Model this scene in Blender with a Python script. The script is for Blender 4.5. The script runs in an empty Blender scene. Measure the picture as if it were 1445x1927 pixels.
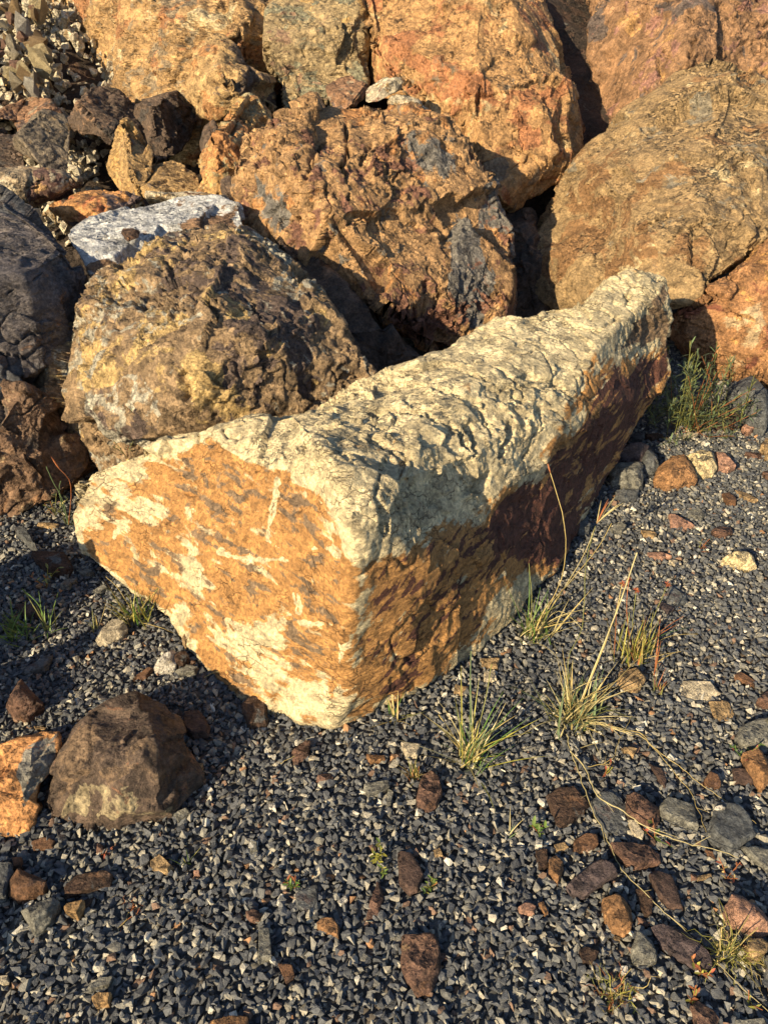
import bpy, bmesh, math, random
import numpy as np
from mathutils import Vector, Matrix
from mathutils.geometry import delaunay_2d_cdt

S = bpy.context.scene
COL = S.collection
rad = math.radians

# ------------------------------------------------------------------ camera
CAM_H, PITCH = 1.6, rad(35.0)
cd = bpy.data.cameras.new('camera')
cd.sensor_fit = 'VERTICAL'; cd.sensor_height = 36.0; cd.lens = 26.0
cd.clip_start = 0.05; cd.clip_end = 500.0
cam = bpy.data.objects.new('camera', cd); COL.objects.link(cam)
cam.location = (0, 0, CAM_H)
cam.rotation_euler = (math.pi / 2 - PITCH, 0, 0)
S.camera = cam

# ------------------------------------------------------------------ world, sun, exposure
SUN_AZ = rad(42.0)      # light travels towards +y, turned this far to +x
SUN_EL = rad(25.0)
w = bpy.data.worlds.new('World'); S.world = w; w.use_nodes = True
nt = w.node_tree; nt.nodes.clear()
sky = nt.nodes.new('ShaderNodeTexSky'); sky.sky_type = 'NISHITA'; sky.sun_disc = False
sky.sun_elevation = SUN_EL
sky.sun_rotation = math.pi + SUN_AZ
sky.air_density = 1.0; sky.dust_density = 0.6; sky.ozone_density = 1.0
bgn = nt.nodes.new('ShaderNodeBackground'); bgn.inputs[1].default_value = 0.078
wo = nt.nodes.new('ShaderNodeOutputWorld')
nt.links.new(sky.outputs[0], bgn.inputs[0]); nt.links.new(bgn.outputs[0], wo.inputs[0])
sl = bpy.data.lights.new('sun', 'SUN'); sl.energy = 5.0; sl.angle = rad(0.5); sl.color = (1.0, 0.80, 0.50)
sun = bpy.data.objects.new('sun', sl); COL.objects.link(sun)
dvec = Vector((math.sin(SUN_AZ) * math.cos(SUN_EL), math.cos(SUN_AZ) * math.cos(SUN_EL), -math.sin(SUN_EL)))
sun.rotation_euler = dvec.to_track_quat('-Z', 'Y').to_euler()
sun.location = (-4, -5, 4)
S.view_settings.view_transform = 'Standard'; S.view_settings.look = 'None'
S.view_settings.gamma = 1.0; S.view_settings.use_curve_mapping = False
S.view_settings.exposure = 1.05
S.render.engine = 'CYCLES'
S.cycles.max_bounces = 6; S.cycles.diffuse_bounces = 3

# ------------------------------------------------------------------ noise in numpy
_r = np.random.RandomState(7)
_G = _r.normal(size=(256, 3)).astype(np.float32); _G /= np.linalg.norm(_G, axis=1)[:, None]
_U = _r.rand(4096, 4).astype(np.float32)

def _hash(ix, iy, iz, seed):
    h = (ix * 73856093) ^ (iy * 19349663) ^ (iz * 83492791) ^ (seed * 2654435 + 977)
    h = (h ^ (h >> 13)) * 1274126177
    return (h ^ (h >> 16)) & 0x7fffffff

def perlin(P, seed=0):
    F = np.floor(P); I = F.astype(np.int64); f = (P - F).astype(np.float32)
    u = f * f * f * (f * (f * 6 - 15) + 10)
    out = 0
    for dx in (0, 1):
        wx = u[:, 0] if dx else 1 - u[:, 0]
        for dy in (0, 1):
            wy = u[:, 1] if dy else 1 - u[:, 1]
            for dz in (0, 1):
                wz = u[:, 2] if dz else 1 - u[:, 2]
                g = _G[_hash(I[:, 0] + dx, I[:, 1] + dy, I[:, 2] + dz, seed) & 255]
                d = g[:, 0] * (f[:, 0] - dx) + g[:, 1] * (f[:, 1] - dy) + g[:, 2] * (f[:, 2] - dz)
                out = out + wx * wy * wz * d
    return out * 1.6

def fbm(P, seed=0, oct=4, gain=.5, ridged=False):
    a, s, o = 1.0, 1.0, 0
    for k in range(oct):
        n = perlin(P * s, seed + 31 * k)
        if ridged: n = 1 - 2 * np.abs(n)
        o = o + a * n; a *= gain; s *= 2.03
    return o

def facets(P, scale, seed, tilt=.7, k=.5, hv=.35):
    """broken planes: every random cell carries a tilted plane; where planes meet the lower one wins"""
    Q = (P / scale).astype(np.float32)
    B = np.floor(Q - .5).astype(np.int64); full = k < .75
    if full: B = np.floor(Q).astype(np.int64)
    best = np.full(len(P), 9.0, np.float32)
    rng = (-1, 0, 1) if full else (0, 1)
    for dx in rng:
        for dy in rng:
            for dz in rng:
                h = _hash(B[:, 0] + dx, B[:, 1] + dy, B[:, 2] + dz, seed)
                r1 = _U[h & 4095]; r2 = _U[(h >> 12) & 4095]
                D = Q - B - (np.array((dx, dy, dz), np.float32) + .5 + (r1[:, :3] - .5) * .8)
                D = D.astype(np.float32)
                v = ((r2[:, :3] - .5) * D).sum(1) * (2 * tilt) + k * (D * D).sum(1) + hv * r1[:, 3]
                np.minimum(best, v, out=best)
    return best * scale

def plates(P, scale, seed, tilt=.8, step=.5):
    """nearest random cell, each a tilted plate at its own level, with real little cliffs between"""
    Q = (P / scale).astype(np.float32)
    B = np.floor(Q - .5).astype(np.int64)
    bd = np.full(len(P), 9.0, np.float32); out = np.zeros(len(P), np.float32)
    for dx in (0, 1):
        for dy in (0, 1):
            for dz in (0, 1):
                h = _hash(B[:, 0] + dx, B[:, 1] + dy, B[:, 2] + dz, seed)
                r1 = _U[h & 4095]; r2 = _U[(h >> 12) & 4095]
                D = (Q - B - (np.array((dx, dy, dz), np.float32) + .5 + (r1[:, :3] - .5) * .7)).astype(np.float32)
                q = (D * D).sum(1); w_ = q < bd
                v = ((r2[:, :3] - .5) * D).sum(1) * (2 * tilt) + step * (r1[:, 3] - .5)
                out = np.where(w_, v, out); bd = np.where(w_, q, bd)
    return out * scale

# ------------------------------------------------------------------ photo point -> place in the world
F_PX = 26.0 / 36.0 * 1927.0
SP, CP = math.sin(PITCH), math.cos(PITCH)

def at(px, py, d):
    """d > 1.25: distance along the view axis; d below that: height above the ground (metres)"""
    v = (py - 963.5) / F_PX
    if d < 1.25:
        d = (CAM_H - d) / max(.02, SP + CP * v)
    return Vector(((px - 722.5) / F_PX * d, d * (CP - v * SP), CAM_H - d * (SP + v * CP)))

def pix(W):
    """world (N,3) -> photo coordinates (N,2)"""
    x, y, z = W[:, 0], W[:, 1], W[:, 2] - CAM_H
    dep = np.maximum(.05, y * CP - z * SP); up = y * SP + z * CP
    return np.stack([722.5 + x / dep * F_PX, 963.5 - up / dep * F_PX], 1)

def poly_soft(uv, poly, soft):
    """1 inside, 0 outside, fading over soft pixels across the outline"""
    n = len(poly); x, y = uv[:, 0], uv[:, 1]
    inside = np.zeros(len(uv), bool); dist = np.full(len(uv), 1e9)
    for i in range(n):
        x1, y1 = poly[i]; x2, y2 = poly[(i + 1) % n]
        if y1 != y2:
            c = ((y1 > y) != (y2 > y)) & (x < (x2 - x1) * (y - y1) / (y2 - y1) + x1)
            inside ^= c
        t = np.clip(((x - x1) * (x2 - x1) + (y - y1) * (y2 - y1)) / max(1e-6, (x2 - x1) ** 2 + (y2 - y1) ** 2), 0, 1)
        dist = np.minimum(dist, np.hypot(x - x1 - t * (x2 - x1), y - y1 - t * (y2 - y1)))
    sd = np.where(inside, dist, -dist)
    return np.clip(.5 + sd / soft * .5, 0, 1)

def line_dist(uv, pts):
    x, y = uv[:, 0], uv[:, 1]; dist = np.full(len(uv), 1e9)
    for (x1, y1), (x2, y2) in zip(pts[:-1], pts[1:]):
        t = np.clip(((x - x1) * (x2 - x1) + (y - y1) * (y2 - y1)) / max(1e-6, (x2 - x1) ** 2 + (y2 - y1) ** 2), 0, 1)
        dist = np.minimum(dist, np.hypot(x - x1 - t * (x2 - x1), y - y1 - t * (y2 - y1)))
    return dist

# ------------------------------------------------------------------ tagging
def tag(o, label=None, cat=None, group=None, kind=None):
    if label: o['label'] = label
    if cat: o['category'] = cat
    if group: o['group'] = group
    if kind: o['kind'] = kind
    return o

def link(name, me, mat=None, parent=None):
    o = bpy.data.objects.new(name, me); COL.objects.link(o)
    if mat is not None and me is not None:
        me.materials.clear(); me.materials.append(mat)
    if parent is not None: o.parent = parent
    return o

def mesh_np(name, V, Fc, smooth=True):
    """V (n,3), Fc (m,k) equal-sized faces"""
    me = bpy.data.meshes.new(name)
    V = np.asarray(V, np.float32); Fc = np.asarray(Fc, np.int32)
    me.vertices.add(len(V)); me.vertices.foreach_set('co', V.ravel())
    k = Fc.shape[1]
    me.loops.add(Fc.size); me.loops.foreach_set('vertex_index', Fc.ravel())
    me.polygons.add(len(Fc))
    me.polygons.foreach_set('loop_start', np.arange(0, Fc.size, k, dtype=np.int32))
    me.polygons.foreach_set('loop_total', np.full(len(Fc), k, np.int32))
    me.polygons.foreach_set('use_smooth', np.full(len(Fc), smooth))
    me.update(calc_edges=True)
    return me

# ------------------------------------------------------------------ materials
class N:
    def __init__(s, name):
        s.m = bpy.data.materials.new(name); s.m.use_nodes = True
        s.t = s.m.node_tree; s.t.nodes.clear()
        s.out = s.t.nodes.new('ShaderNodeOutputMaterial')
    def n(s, typ, ins=None, **kw):
        nd = s.t.nodes.new(typ)
        for k, v in kw.items(): setattr(nd, k, v)
        for k, v in (ins or {}).items():
            if isinstance(v, bpy.types.NodeSocket): s.t.links.new(v, nd.inputs[k])
            else: nd.inputs[k].default_value = v
        return nd
    def math(s, op, a, b=0.0, c=None):
        ins = {0: a, 1: b}
        if c is not None: ins[2] = c
        return s.n('ShaderNodeMath', ins, operation=op).outputs[0]
    def noise(s, vec, scale, detail=5, rough=.55, dist=0.0):
        return s.n('ShaderNodeTexNoise', {'Vector': vec, 'Scale': scale, 'Detail': detail, 'Roughness': rough, 'Distortion': dist}).outputs[0]
    def ramp(s, v, lo, hi, a=0.0, b=1.0):
        return s.n('ShaderNodeMapRange', {0: v, 1: lo, 2: hi, 3: a, 4: b}).outputs[0]
    def mix(s, f, a, b, mode='MIX'):
        nd = s.n('ShaderNodeMix', data_type='RGBA', blend_type=mode)
        for i, v in ((0, f), (6, a), (7, b)):
            if isinstance(v, bpy.types.NodeSocket): s.t.links.new(v, nd.inputs[i])
            else: nd.inputs[i].default_value = v if i == 0 else (v[0], v[1], v[2], 1)
        return nd.outputs[2]

C = dict(
    ochre=(.44, .25, .11), orange=(.33, .18, .085), tan=(.40, .28, .15), brown=(.17, .09, .05), dkbrown=(.085, .05, .035),
    dkred=(.12, .028, .018), rust=(.16, .092, .068), cream=(.66, .55, .33), grey=(.22, .21, .18), gygreen=(.20, .19, .13),
    slate=(.12, .13, .14), purple=(.10, .075, .08), white=(.72, .71, .68), pink=(.38, .22, .16), pale=(.52, .46, .35),
    yellow=(.58, .38, .13), black=(.03, .03, .032))

def rock_mat(name, pal, bias=(.36, .36, .36), sc=5.0, amp=1.1, streak=None, bump=1.0, seed=0.0, vary=.55, crack=.5, sharp=.05, fine=1.0, frac=1.0, mott=.6):
    """pal: base + three coverings, each taking over where its mask (mesh attribute) plus noise passes a threshold"""
    b = N(name)
    tc = b.n('ShaderNodeTexCoord').outputs['Object']
    mp = b.n('ShaderNodeMapping', {'Vector': tc, 'Location': (seed * 1.7, seed * .9, -seed * 1.3)}).outputs[0]
    if streak:
        ang, k = streak
        st = b.n('ShaderNodeMapping', {'Vector': mp, 'Rotation': tuple(rad(x) for x in ang), 'Scale': (1, 1, k)}).outputs[0]
    else:
        st = mp
    at_ = b.n('ShaderNodeAttribute', attribute_name='mask')
    sep = b.n('ShaderNodeSeparateColor', {0: at_.outputs['Color']})
    col = None
    pal = [C[c] if isinstance(c, str) else c for c in pal]
    # variation of the base colour itself
    v1 = b.noise(st, sc * 2.2, 8, .62, .4)
    v2 = b.noise(st, sc * 11, 6, .65, .2)
    dk = lambda c, f: tuple(x * f for x in c)
    base = b.mix(b.ramp(v1, .34, .66), dk(pal[0], 1 - vary * .8), dk(pal[0], 1 + vary * .45))
    col = base
    for i, ch in enumerate(('Red', 'Green', 'Blue')):
        off = b.n('ShaderNodeMapping', {'Vector': st, 'Location': (11.3 * (i + 1), 5.1 * i, 3.7 * i)}).outputs[0]
        n_ = b.noise(off, sc * (1.0 + .35 * i), 9, .62, .6)
        m_ = b.math('ADD', b.math('MULTIPLY', b.math('SUBTRACT', n_, .5), amp * 1.6), b.math('ADD', sep.outputs[ch], bias[i]))
        f_ = b.ramp(m_, .5 - sharp, .5 + sharp)
        ci = b.mix(b.ramp(b.noise(off, sc * 4.5, 7, .65, .3), .35, .65), dk(pal[i + 1], 1 - vary * .6), dk(pal[i + 1], 1 + vary * .35))
        col = b.mix(f_, col, ci)
    # mineral speckle and thin crack lines
    sp = b.noise(tc, 95 * fine, 4, .7)
    col = b.mix(b.ramp(sp, .36, .64, .0, 1.0), b.mix(1.0, col, (.62, .62, .64), 'MULTIPLY'), b.mix(1.0, col, (1.22, 1.2, 1.16), 'MULTIPLY'))
    wv = b.n('ShaderNodeVectorMath', {0: st, 1: b.n('ShaderNodeVectorMath', {0: b.n('ShaderNodeTexNoise', {'Vector': st, 'Scale': sc * 2.5, 'Detail': 4}).outputs[1], 'Scale': .10}, operation='SCALE').outputs[0]}, operation='ADD').outputs[0]
    vo = b.n('ShaderNodeTexVoronoi', {'Vector': wv, 'Scale': sc * 3.0}, feature='DISTANCE_TO_EDGE').outputs[0]
    gate = b.ramp(b.noise(mp, sc * 1.3, 3), .48, .60)
    ck = b.math('MULTIPLY', b.ramp(vo, 0.0, .035, 1.0, 0.0), b.math('MULTIPLY', gate, crack))
    col = b.mix(ck, col, b.mix(1.0, col, (.30, .27, .25), 'MULTIPLY'))
    def facet(scale, k):
        v = b.n('ShaderNodeTexVoronoi', {'Vector': wv2, 'Scale': scale}, feature='F1')
        dd = b.n('ShaderNodeVectorMath', {0: wv2, 1: v.outputs['Position']}, operation='SUBTRACT').outputs[0]
        cc = b.n('ShaderNodeVectorMath', {0: v.outputs['Color'], 1: (.5, .5, .5)}, operation='SUBTRACT').outputs[0]
        hh = b.n('ShaderNodeVectorMath', {0: dd, 1: cc}, operation='DOT_PRODUCT').outputs['Value']
        return b.math('MULTIPLY', hh, k), b.n('ShaderNodeSeparateColor', {0: v.outputs['Color']}).outputs[0]
    wv2 = b.n('ShaderNodeVectorMath', {0: st, 1: b.n('ShaderNodeVectorMath', {0: b.n('ShaderNodeTexNoise', {'Vector': st, 'Scale': 24, 'Detail': 3}).outputs[1], 'Scale': .035}, operation='SCALE').outputs[0]}, operation='ADD').outputs[0]
    ha, ca = facet(34 * fine, 1.1 * frac); hb, cb = facet(90 * fine, 1.2 * frac)
    col = b.mix(b.ramp(ca, 0, 1), b.mix(1.0, col, (.74, .73, .72), 'MULTIPLY'), b.mix(1.0, col, (1.18, 1.17, 1.14), 'MULTIPLY'))
    dkn = b.math('MULTIPLY', b.math('MAXIMUM', b.ramp(b.noise(mp, sc * 6.5, 8, .7, .3), .53, .63), b.ramp(b.noise(st, sc * 2.1, 9, .72, .8), .56, .64)), mott)
    col = b.mix(dkn, col, b.mix(1.0, col, (.46, .43, .44), 'MULTIPLY'))
    # relief
    h = b.math('ADD', b.math('MULTIPLY', b.noise(st, 34 * fine, 9, .70), .012), b.math('MULTIPLY', v2, .005))
    gt = b.math('MULTIPLY', b.ramp(b.noise(mp, 5.0, 5), .40, .62, .12, 1.15), b.n('ShaderNodeAttribute', attribute_name='relief').outputs['Fac'])
    h = b.math('ADD', h, b.math('MULTIPLY', b.math('ADD', ha, hb), gt))
    h = b.math('SUBTRACT', h, b.math('MULTIPLY', ck, .004))
    bp = b.n('ShaderNodeBump', {'Strength': 1.0, 'Distance': bump, 'Height': h})
    bs = b.n('ShaderNodeBsdfPrincipled', {'Base Color': col, 'Roughness': b.ramp(v2, .3, .7, .62, .92), 'Normal': bp.outputs[0], 'Specular IOR Level': .35})
    b.t.links.new(bs.outputs[0], b.out.inputs[0])
    return b.m

# ------------------------------------------------------------------ rocks
def voxel_mesh(bm, vox, smooth):
    bmesh.ops.recalc_face_normals(bm, faces=bm.faces)
    me = bpy.data.meshes.new('tmp'); bm.to_mesh(me); bm.free()
    o = bpy.data.objects.new('tmp', me); COL.objects.link(o)
    r = o.modifiers.new('r', 'REMESH'); r.mode = 'VOXEL'; r.voxel_size = vox; r.use_smooth_shade = True
    if smooth:
        s = o.modifiers.new('s', 'SMOOTH'); s.factor = .5; s.iterations = smooth
    dg = bpy.context.evaluated_depsgraph_get()
    out = bpy.data.meshes.new_from_object(o.evaluated_get(dg))
    bpy.data.objects.remove(o); bpy.data.meshes.remove(me)
    return out

def gets(me):
    n = len(me.vertices)
    P = np.empty(n * 3, np.float32); me.vertices.foreach_get('co', P)
    Nn = np.empty(n * 3, np.float32); me.vertices.foreach_get('normal', Nn)
    return P.reshape(-1, 3), Nn.reshape(-1, 3)

def set_mask(me, M, rel=None):
    r = me.attributes.new('relief', 'FLOAT', 'POINT')
    r.data.foreach_set('value', np.ones(len(M), np.float32) if rel is None else np.clip(rel, .15, 1.3).astype(np.float32))
    a = me.attributes.new('mask', 'FLOAT_COLOR', 'POINT')
    q = np.ones((len(M), 4), np.float32); q[:, :3] = M
    a.data.foreach_set('color', q.ravel())

def relief(P, Nn, seed, rough, fac, step, fine, strata, big=1.0):
    """fractured-stone relief along the normal; amplitudes in metres"""
    Q = P
    if strata is not None:
        n = np.array(strata[:3], np.float32); n /= np.linalg.norm(n)
        Q = P + (P @ n)[:, None] * n[None, :] * (strata[3] - 1)
    wrp = np.stack([perlin(Q * 7, seed + 90 + i) for i in range(3)], 1) * .05
    Q2 = Q + wrp
    R_ = min(.85, .5 * float((P.max(0) - P.min(0)).max()))
    d = rough * .35 * fbm(Q * 2.6, seed + 1, 3) + fac * 1.0 * big * plates(Q + wrp * 1.5, .42 * R_, seed + 66, .22, .22)
    f1 = facets(Q2, R_ * .45, seed + 2, 1.0, .30); f2 = facets(Q2, min(.17 * R_, .14), seed + 3, 1.0, .38); f3 = facets(Q2, min(.07 * R_, .042), seed + 4, 1.0, .8)
    f1 -= f1.mean(); f2 -= f2.mean(); f3 -= f3.mean()
    # patches of coarse and of fine breakage
    g2 = np.clip(.5 + 2.2 * perlin(P * 2.6, seed + 60), .08, 1.5); g3 = np.clip(.35 + 2.4 * perlin(P * 3.1, seed + 61), .03, 1.4)
    d = d + fac * .8 * (1.5 * big * f1 + .95 * g2 * f2 + .5 * g3 * f3)
    p2 = plates(Q2 * np.array((1, 1, 1.4), np.float32), min(.13 * R_, .085), seed + 70, .7, .5); p3 = plates(Q2, min(.06 * R_, .034), seed + 71, .9, .7)
    d = d + fac * (1.0 * np.clip(g2, .2, 1) * p2 + .9 * np.clip(g3 + .2, .2, 1.2) * p3)
    # open joints: thin valleys where a noise crosses zero, only here and there
    z = np.abs(fbm(Q * 4.2, seed + 5, 3))
    gate = np.clip(perlin(P * 3.1, seed + 6) * 3 + .2, 0, 1)
    d = d - step * gate * np.exp(-(z / .035) ** 2)
    # broken ledges
    q = fbm(Q * 5.5, seed + 7, 3) * 2.2
    fr = q - np.floor(q)
    d = d + step * .16 * np.clip(fr * 1.0 - .5, -.5, .5) * np.clip(.6 + perlin(P * 2.2, seed + 8) * 2, 0, 1)
    lim = min(.10 * R_, .055)
    d = np.tanh(d / lim) * lim
    return d + fine * fbm(Q * 24, seed + 9, 3, .6, ridged=True) * .5

def shave(P, seed, n, cut):
    """real break planes: whatever sticks out past a random plane is cut off flat"""
    rn = np.random.RandomState(seed + 3000); R_ = .5 * float((P.max(0) - P.min(0)).max()); P = P.copy()
    for q in range(n):
        v = rn.normal(size=3)
        v[1] = -abs(v[1]) * 1.1; v[2] = v[2] * .8 + .35
        v /= np.linalg.norm(v); v = v.astype(np.float32)
        s_ = P @ v
        over = s_ - (s_.max() - R_ * cut * rn.uniform(.35, 1.25))
        P -= v[None] * np.maximum(over, 0)[:, None]
    return P

def finish_rock(name, me, origin, seed, amp, mat, masks, label, cat, group, marks, amps, rough, fac, step, fine, strata, big=1.0, planes=(12, .20), grain=()):
    P, Nn = gets(me)
    uv = pix(P)
    if planes[0]:
        P = shave(P, seed, *planes)
        me.vertices.foreach_set('co', P.ravel()); me.update()
        P, Nn = gets(me)
    k = np.ones(len(P), np.float32)
    for poly, f, soft in amps:
        k *= 1 + (f - 1) * poly_soft(uv, poly, soft)
    D = relief(P, Nn, seed, rough, fac, step, fine, strata, big) * amp * k
    for pts, wpx, dep in marks:
        wob = fbm(P * 13, seed + 50, 3) * (wpx * .7 + 3.0)
        thick = np.clip(.75 + 1.0 * perlin(P * 9, seed + 51), .25, 1.4)
        D = D - dep * .8 * np.clip(1.25 - np.abs(line_dist(uv, pts) + wob) / (wpx * .75 * thick), 0, 1)
    P2 = P + Nn * D[:, None]
    M = np.zeros((len(P), 3), np.float32)
    if not grain:        # each break plate has weathered a little differently
        sc_ = .30 * min(.9, float((P.max(0) - P.min(0)).max()) * .5)
        cell = plates(P + .04 * perlin(P * 9, seed + 95)[:, None], sc_, seed + 91, 0, 1.0) / sc_ + .5
        for ch, kk in enumerate((1.0, 7.3, 15.7)):
            M[:, ch] += ((cell * kk) % 1.0 - .5) * .42
    for ch, poly, ampl, soft, ang, L1, L2 in grain:      # streaks of staining along one direction of the face
        ca, sa = math.cos(rad(ang)), math.sin(rad(ang))
        q = np.stack([(uv[:, 0] * ca + uv[:, 1] * sa) / L1, (-uv[:, 0] * sa + uv[:, 1] * ca) / L2, P[:, 0] * 0], 1).astype(np.float32)
        q[:, 1] += .8 * perlin(P * 5, seed + 88)
        M[:, ch] += ampl * fbm(q, seed + 80 + ch, 5, .6) * poly_soft(uv, poly, soft)
    for ch, poly, v, soft in masks:
        M[:, ch] += v * (np.exp(-((line_dist(uv, poly) + 9 * fbm(P * 16, seed + 77, 3)) / (-soft * .8)) ** 2) * np.clip(.75 + 1.2 * perlin(P * 11, seed + 78), 0, 1.2) if soft < 0 else poly_soft(uv, poly, soft))
    P2 = P2 - np.array(origin, np.float32)
    me.vertices.foreach_set('co', P2.astype(np.float32).ravel()); me.update()
    set_mask(me, M, k)
    me.name = name
    me.polygons.foreach_set('use_smooth', np.ones(len(me.polygons), bool))
    o = link(name, me, mat); o.location = origin
    return tag(o, label, cat, group)

def boulder(name, label, o, i, th, mat, vox=.007, smooth=3, seed=1, rough=.02, fac=.25, step=.012, fine=.0025,
            strata=None, masks=(), amps=(), marks=(), cat='boulder', group=None, up=0.0, big=1.0, planes=(12, .20), grow=1.09, grain=()):
    """o: outline seen from the front, i: points inside it, each (x, y, distance); th: thickness behind"""
    if grow != 1.0:      # the cutting of the break planes takes some material away again
        cx = sum(p[0] for p in o) / len(o); cy = sum(p[1] for p in o) / len(o)
        o = [(cx + (p[0] - cx) * grow, cy + (p[1] - cy) * grow, p[2]) for p in o]
    pts = [Vector((p[0], -p[1])) for p in o] + [Vector((p[0], -p[1])) for p in i]
    res = delaunay_2d_cdt(pts, [], [list(range(len(o)))], 1, .5)
    vs, fs, orig = res[0], res[2], res[3]
    allp = list(o) + list(i)
    Z = []
    for v, og in zip(vs, orig):
        if og: Z.append(allp[og[0]][2])
        else: Z.append(sum(p[2] for p in allp) / len(allp))
    bm = bmesh.new()
    fv = [bm.verts.new(at(v.x, -v.y, z)) for v, z in zip(vs, Z)]
    for f in fs:
        try: bm.faces.new([fv[k] for k in f])
        except ValueError: pass
    where = {}
    for k, og in enumerate(orig):
        for g in og: where[g] = k
    ring = [fv[where[k]] for k in range(len(o))]
    cen = Vector((0, 0, 0))
    for v in ring: cen += v.co
    cen /= len(ring)
    back = (cen - Vector((0, 0, CAM_H))).normalized()
    back = Vector((back.x, back.y, back.z + up)).normalized()
    prev = ring
    for t, s in ((.30, 1.0), (.72, .90), (1.0, .60)):
        cur = [bm.verts.new(cen + (v.co - cen) * s + back * th * t) for v in ring]
        for k in range(len(ring)):
            k2 = (k + 1) % len(ring)
            bm.faces.new((prev[k], prev[k2], cur[k2], cur[k]))
        prev = cur
    bm.faces.new(prev)
    me = voxel_mesh(bm, vox, smooth)
    P, _ = gets(me)
    org = Vector((cen.x + back.x * th * .5, cen.y + back.y * th * .5, float(P[:, 2].min())))
    return finish_rock(name, me, org, seed, 1.0, mat, masks, label, cat, group, marks, amps, rough, fac, step, fine, strata, big, planes, grain)

ZOOM = {'P': (0, 0, 1.0), 'K': (0, 820, 3.44), 'L': (0, 1290, 3.026), 'M': (400, 1380, 2.89), 'R': (1000, 1450, 3.247),
        'Q': (1000, 1050, 3.247), 'T': (1045, 560, 3.568), 'U': (0, 100, 3.6125), 'V': (350, 50, 2.627)}
def zp(key, pts):
    x0, y0, s = ZOOM[key]
    return [(x0 + p[0] / s, y0 + p[1] / s) + tuple(p[2:]) for p in pts]

def ground_h(x, y):
    return .012 * math.sin(x * 2.1 + y * .7) * math.cos(y * 1.7 - x * .4)

def stone(name, label, key, outline, h, mat, seed=0, z0=0.0, rough=1.0, flat=.78, group=None, cat='stone', sink=.35):
    """a loose stone on the ground, outline as seen from above; h in cm"""
    pts = zp(key, outline); h = h / 100.0
    rnd = random.Random(seed * 13 + 5)
    ys = [p[1] for p in pts]; y0, y1 = min(ys), max(ys)
    bm = bmesh.new()
    eq = []
    for p in pts:
        t = (y1 - p[1]) / max(1, y1 - y0)              # far side reads the top edge, near side the lower edge
        eq.append(at(p[0], p[1], z0 + h * (.25 + .5 * t)))
    cen = sum(eq, Vector()) / len(eq)
    g = ground_h(cen.x, cen.y)
    tilt = Vector((rnd.uniform(-.18, .18), rnd.uniform(-.18, .18)))
    rad_ = max((e - cen).length for e in eq)
    for e in eq:
        e = cen + (e - cen) * 1.13
        bm.verts.new(e + Vector((0, 0, g)))
        q = cen + (e - cen) * flat * rnd.uniform(.82, 1.05)
        bm.verts.new((q.x, q.y, g + z0 + h * rnd.uniform(.86, 1.0) + (q.x - cen.x) * tilt.x + (q.y - cen.y) * tilt.y))
        q = cen + (e - cen) * .88
        bm.verts.new((q.x, q.y, g + z0 - h * sink))
    bmesh.ops.convex_hull(bm, input=bm.verts)
    bmesh.ops.delete(bm, geom=[v for v in bm.verts if not v.link_faces], context='VERTS')
    bmesh.ops.recalc_face_normals(bm, faces=bm.faces)
    bmesh.ops.dissolve_limit(bm, angle_limit=rad(14), verts=bm.verts, edges=bm.edges)
    bmesh.ops.bevel(bm, geom=list(bm.edges), offset=rad_ * .045, segments=1, profile=.6, affect='EDGES', clamp_overlap=True)
    bmesh.ops.triangulate(bm, faces=bm.faces)
    el = rad_ / 9
    for _ in range(5):
        long_ = [e for e in bm.edges if e.calc_length() > el * 1.5]
        if not long_: break
        bmesh.ops.subdivide_edges(bm, edges=long_, cuts=1)
        bmesh.ops.triangulate(bm, faces=[f for f in bm.faces if len(f.verts) > 3])
    bmesh.ops.recalc_face_normals(bm, faces=bm.faces)
    me = bpy.data.meshes.new(name); bm.to_mesh(me); bm.free()
    P, Nn = gets(me)
    s = rad_ * rough
    d = facets(P, rad_ * .8, seed + 2, 1.0, .5) * .12 + plates(P, rad_ * .33, seed + 3, .8, .5) * .09
    d = d * rough + s * .015 * fbm(P / rad_ * 4, seed + 4, 3)
    P2 = P + Nn * (d - d.mean())[:, None]
    org = Vector((cen.x, cen.y, g + z0))
    me.vertices.foreach_set('co', (P2 - np.array(org)).astype(np.float32).ravel()); me.update()
    set_mask(me, np.zeros((len(P), 3), np.float32))
    me.polygons.foreach_set('use_smooth', np.ones(len(me.polygons), bool))
    try: me.set_sharp_from_angle(angle=rad(28))
    except Exception: pass
    me.name = name
    o = link(name, me, mat); o.location = org
    return tag(o, label, cat, group)
# ------------------------------------------------------------------ ground and slope behind the pile
def ground_mat():
    b = N('dark_gravel_bed')
    tc = b.n('ShaderNodeTexCoord').outputs['Object']
    v = b.n('ShaderNodeTexVoronoi', {'Vector': tc, 'Scale': 62.0}, feature='F1')
    vc = b.n('ShaderNodeSeparateColor', {0: v.outputs['Color']}).outputs[0]
    col = b.mix(b.ramp(vc, 0, 1), (.035, .037, .042), (.13, .13, .125))
    col = b.mix(b.ramp(b.noise(tc, 3, 5), .45, .65), col, b.mix(1.0, col, (1.1, .85, .65), 'MULTIPLY'))
    h = b.math('MULTIPLY', v.outputs['Distance'], -.010)
    bp = b.n('ShaderNodeBump', {'Strength': 1.0, 'Distance': 1.0, 'Height': h})
    bs = b.n('ShaderNodeBsdfPrincipled', {'Base Color': col, 'Roughness': .9, 'Normal': bp.outputs[0]})
    b.t.links.new(bs.outputs[0], b.out.inputs[0])
    return b.m

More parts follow.
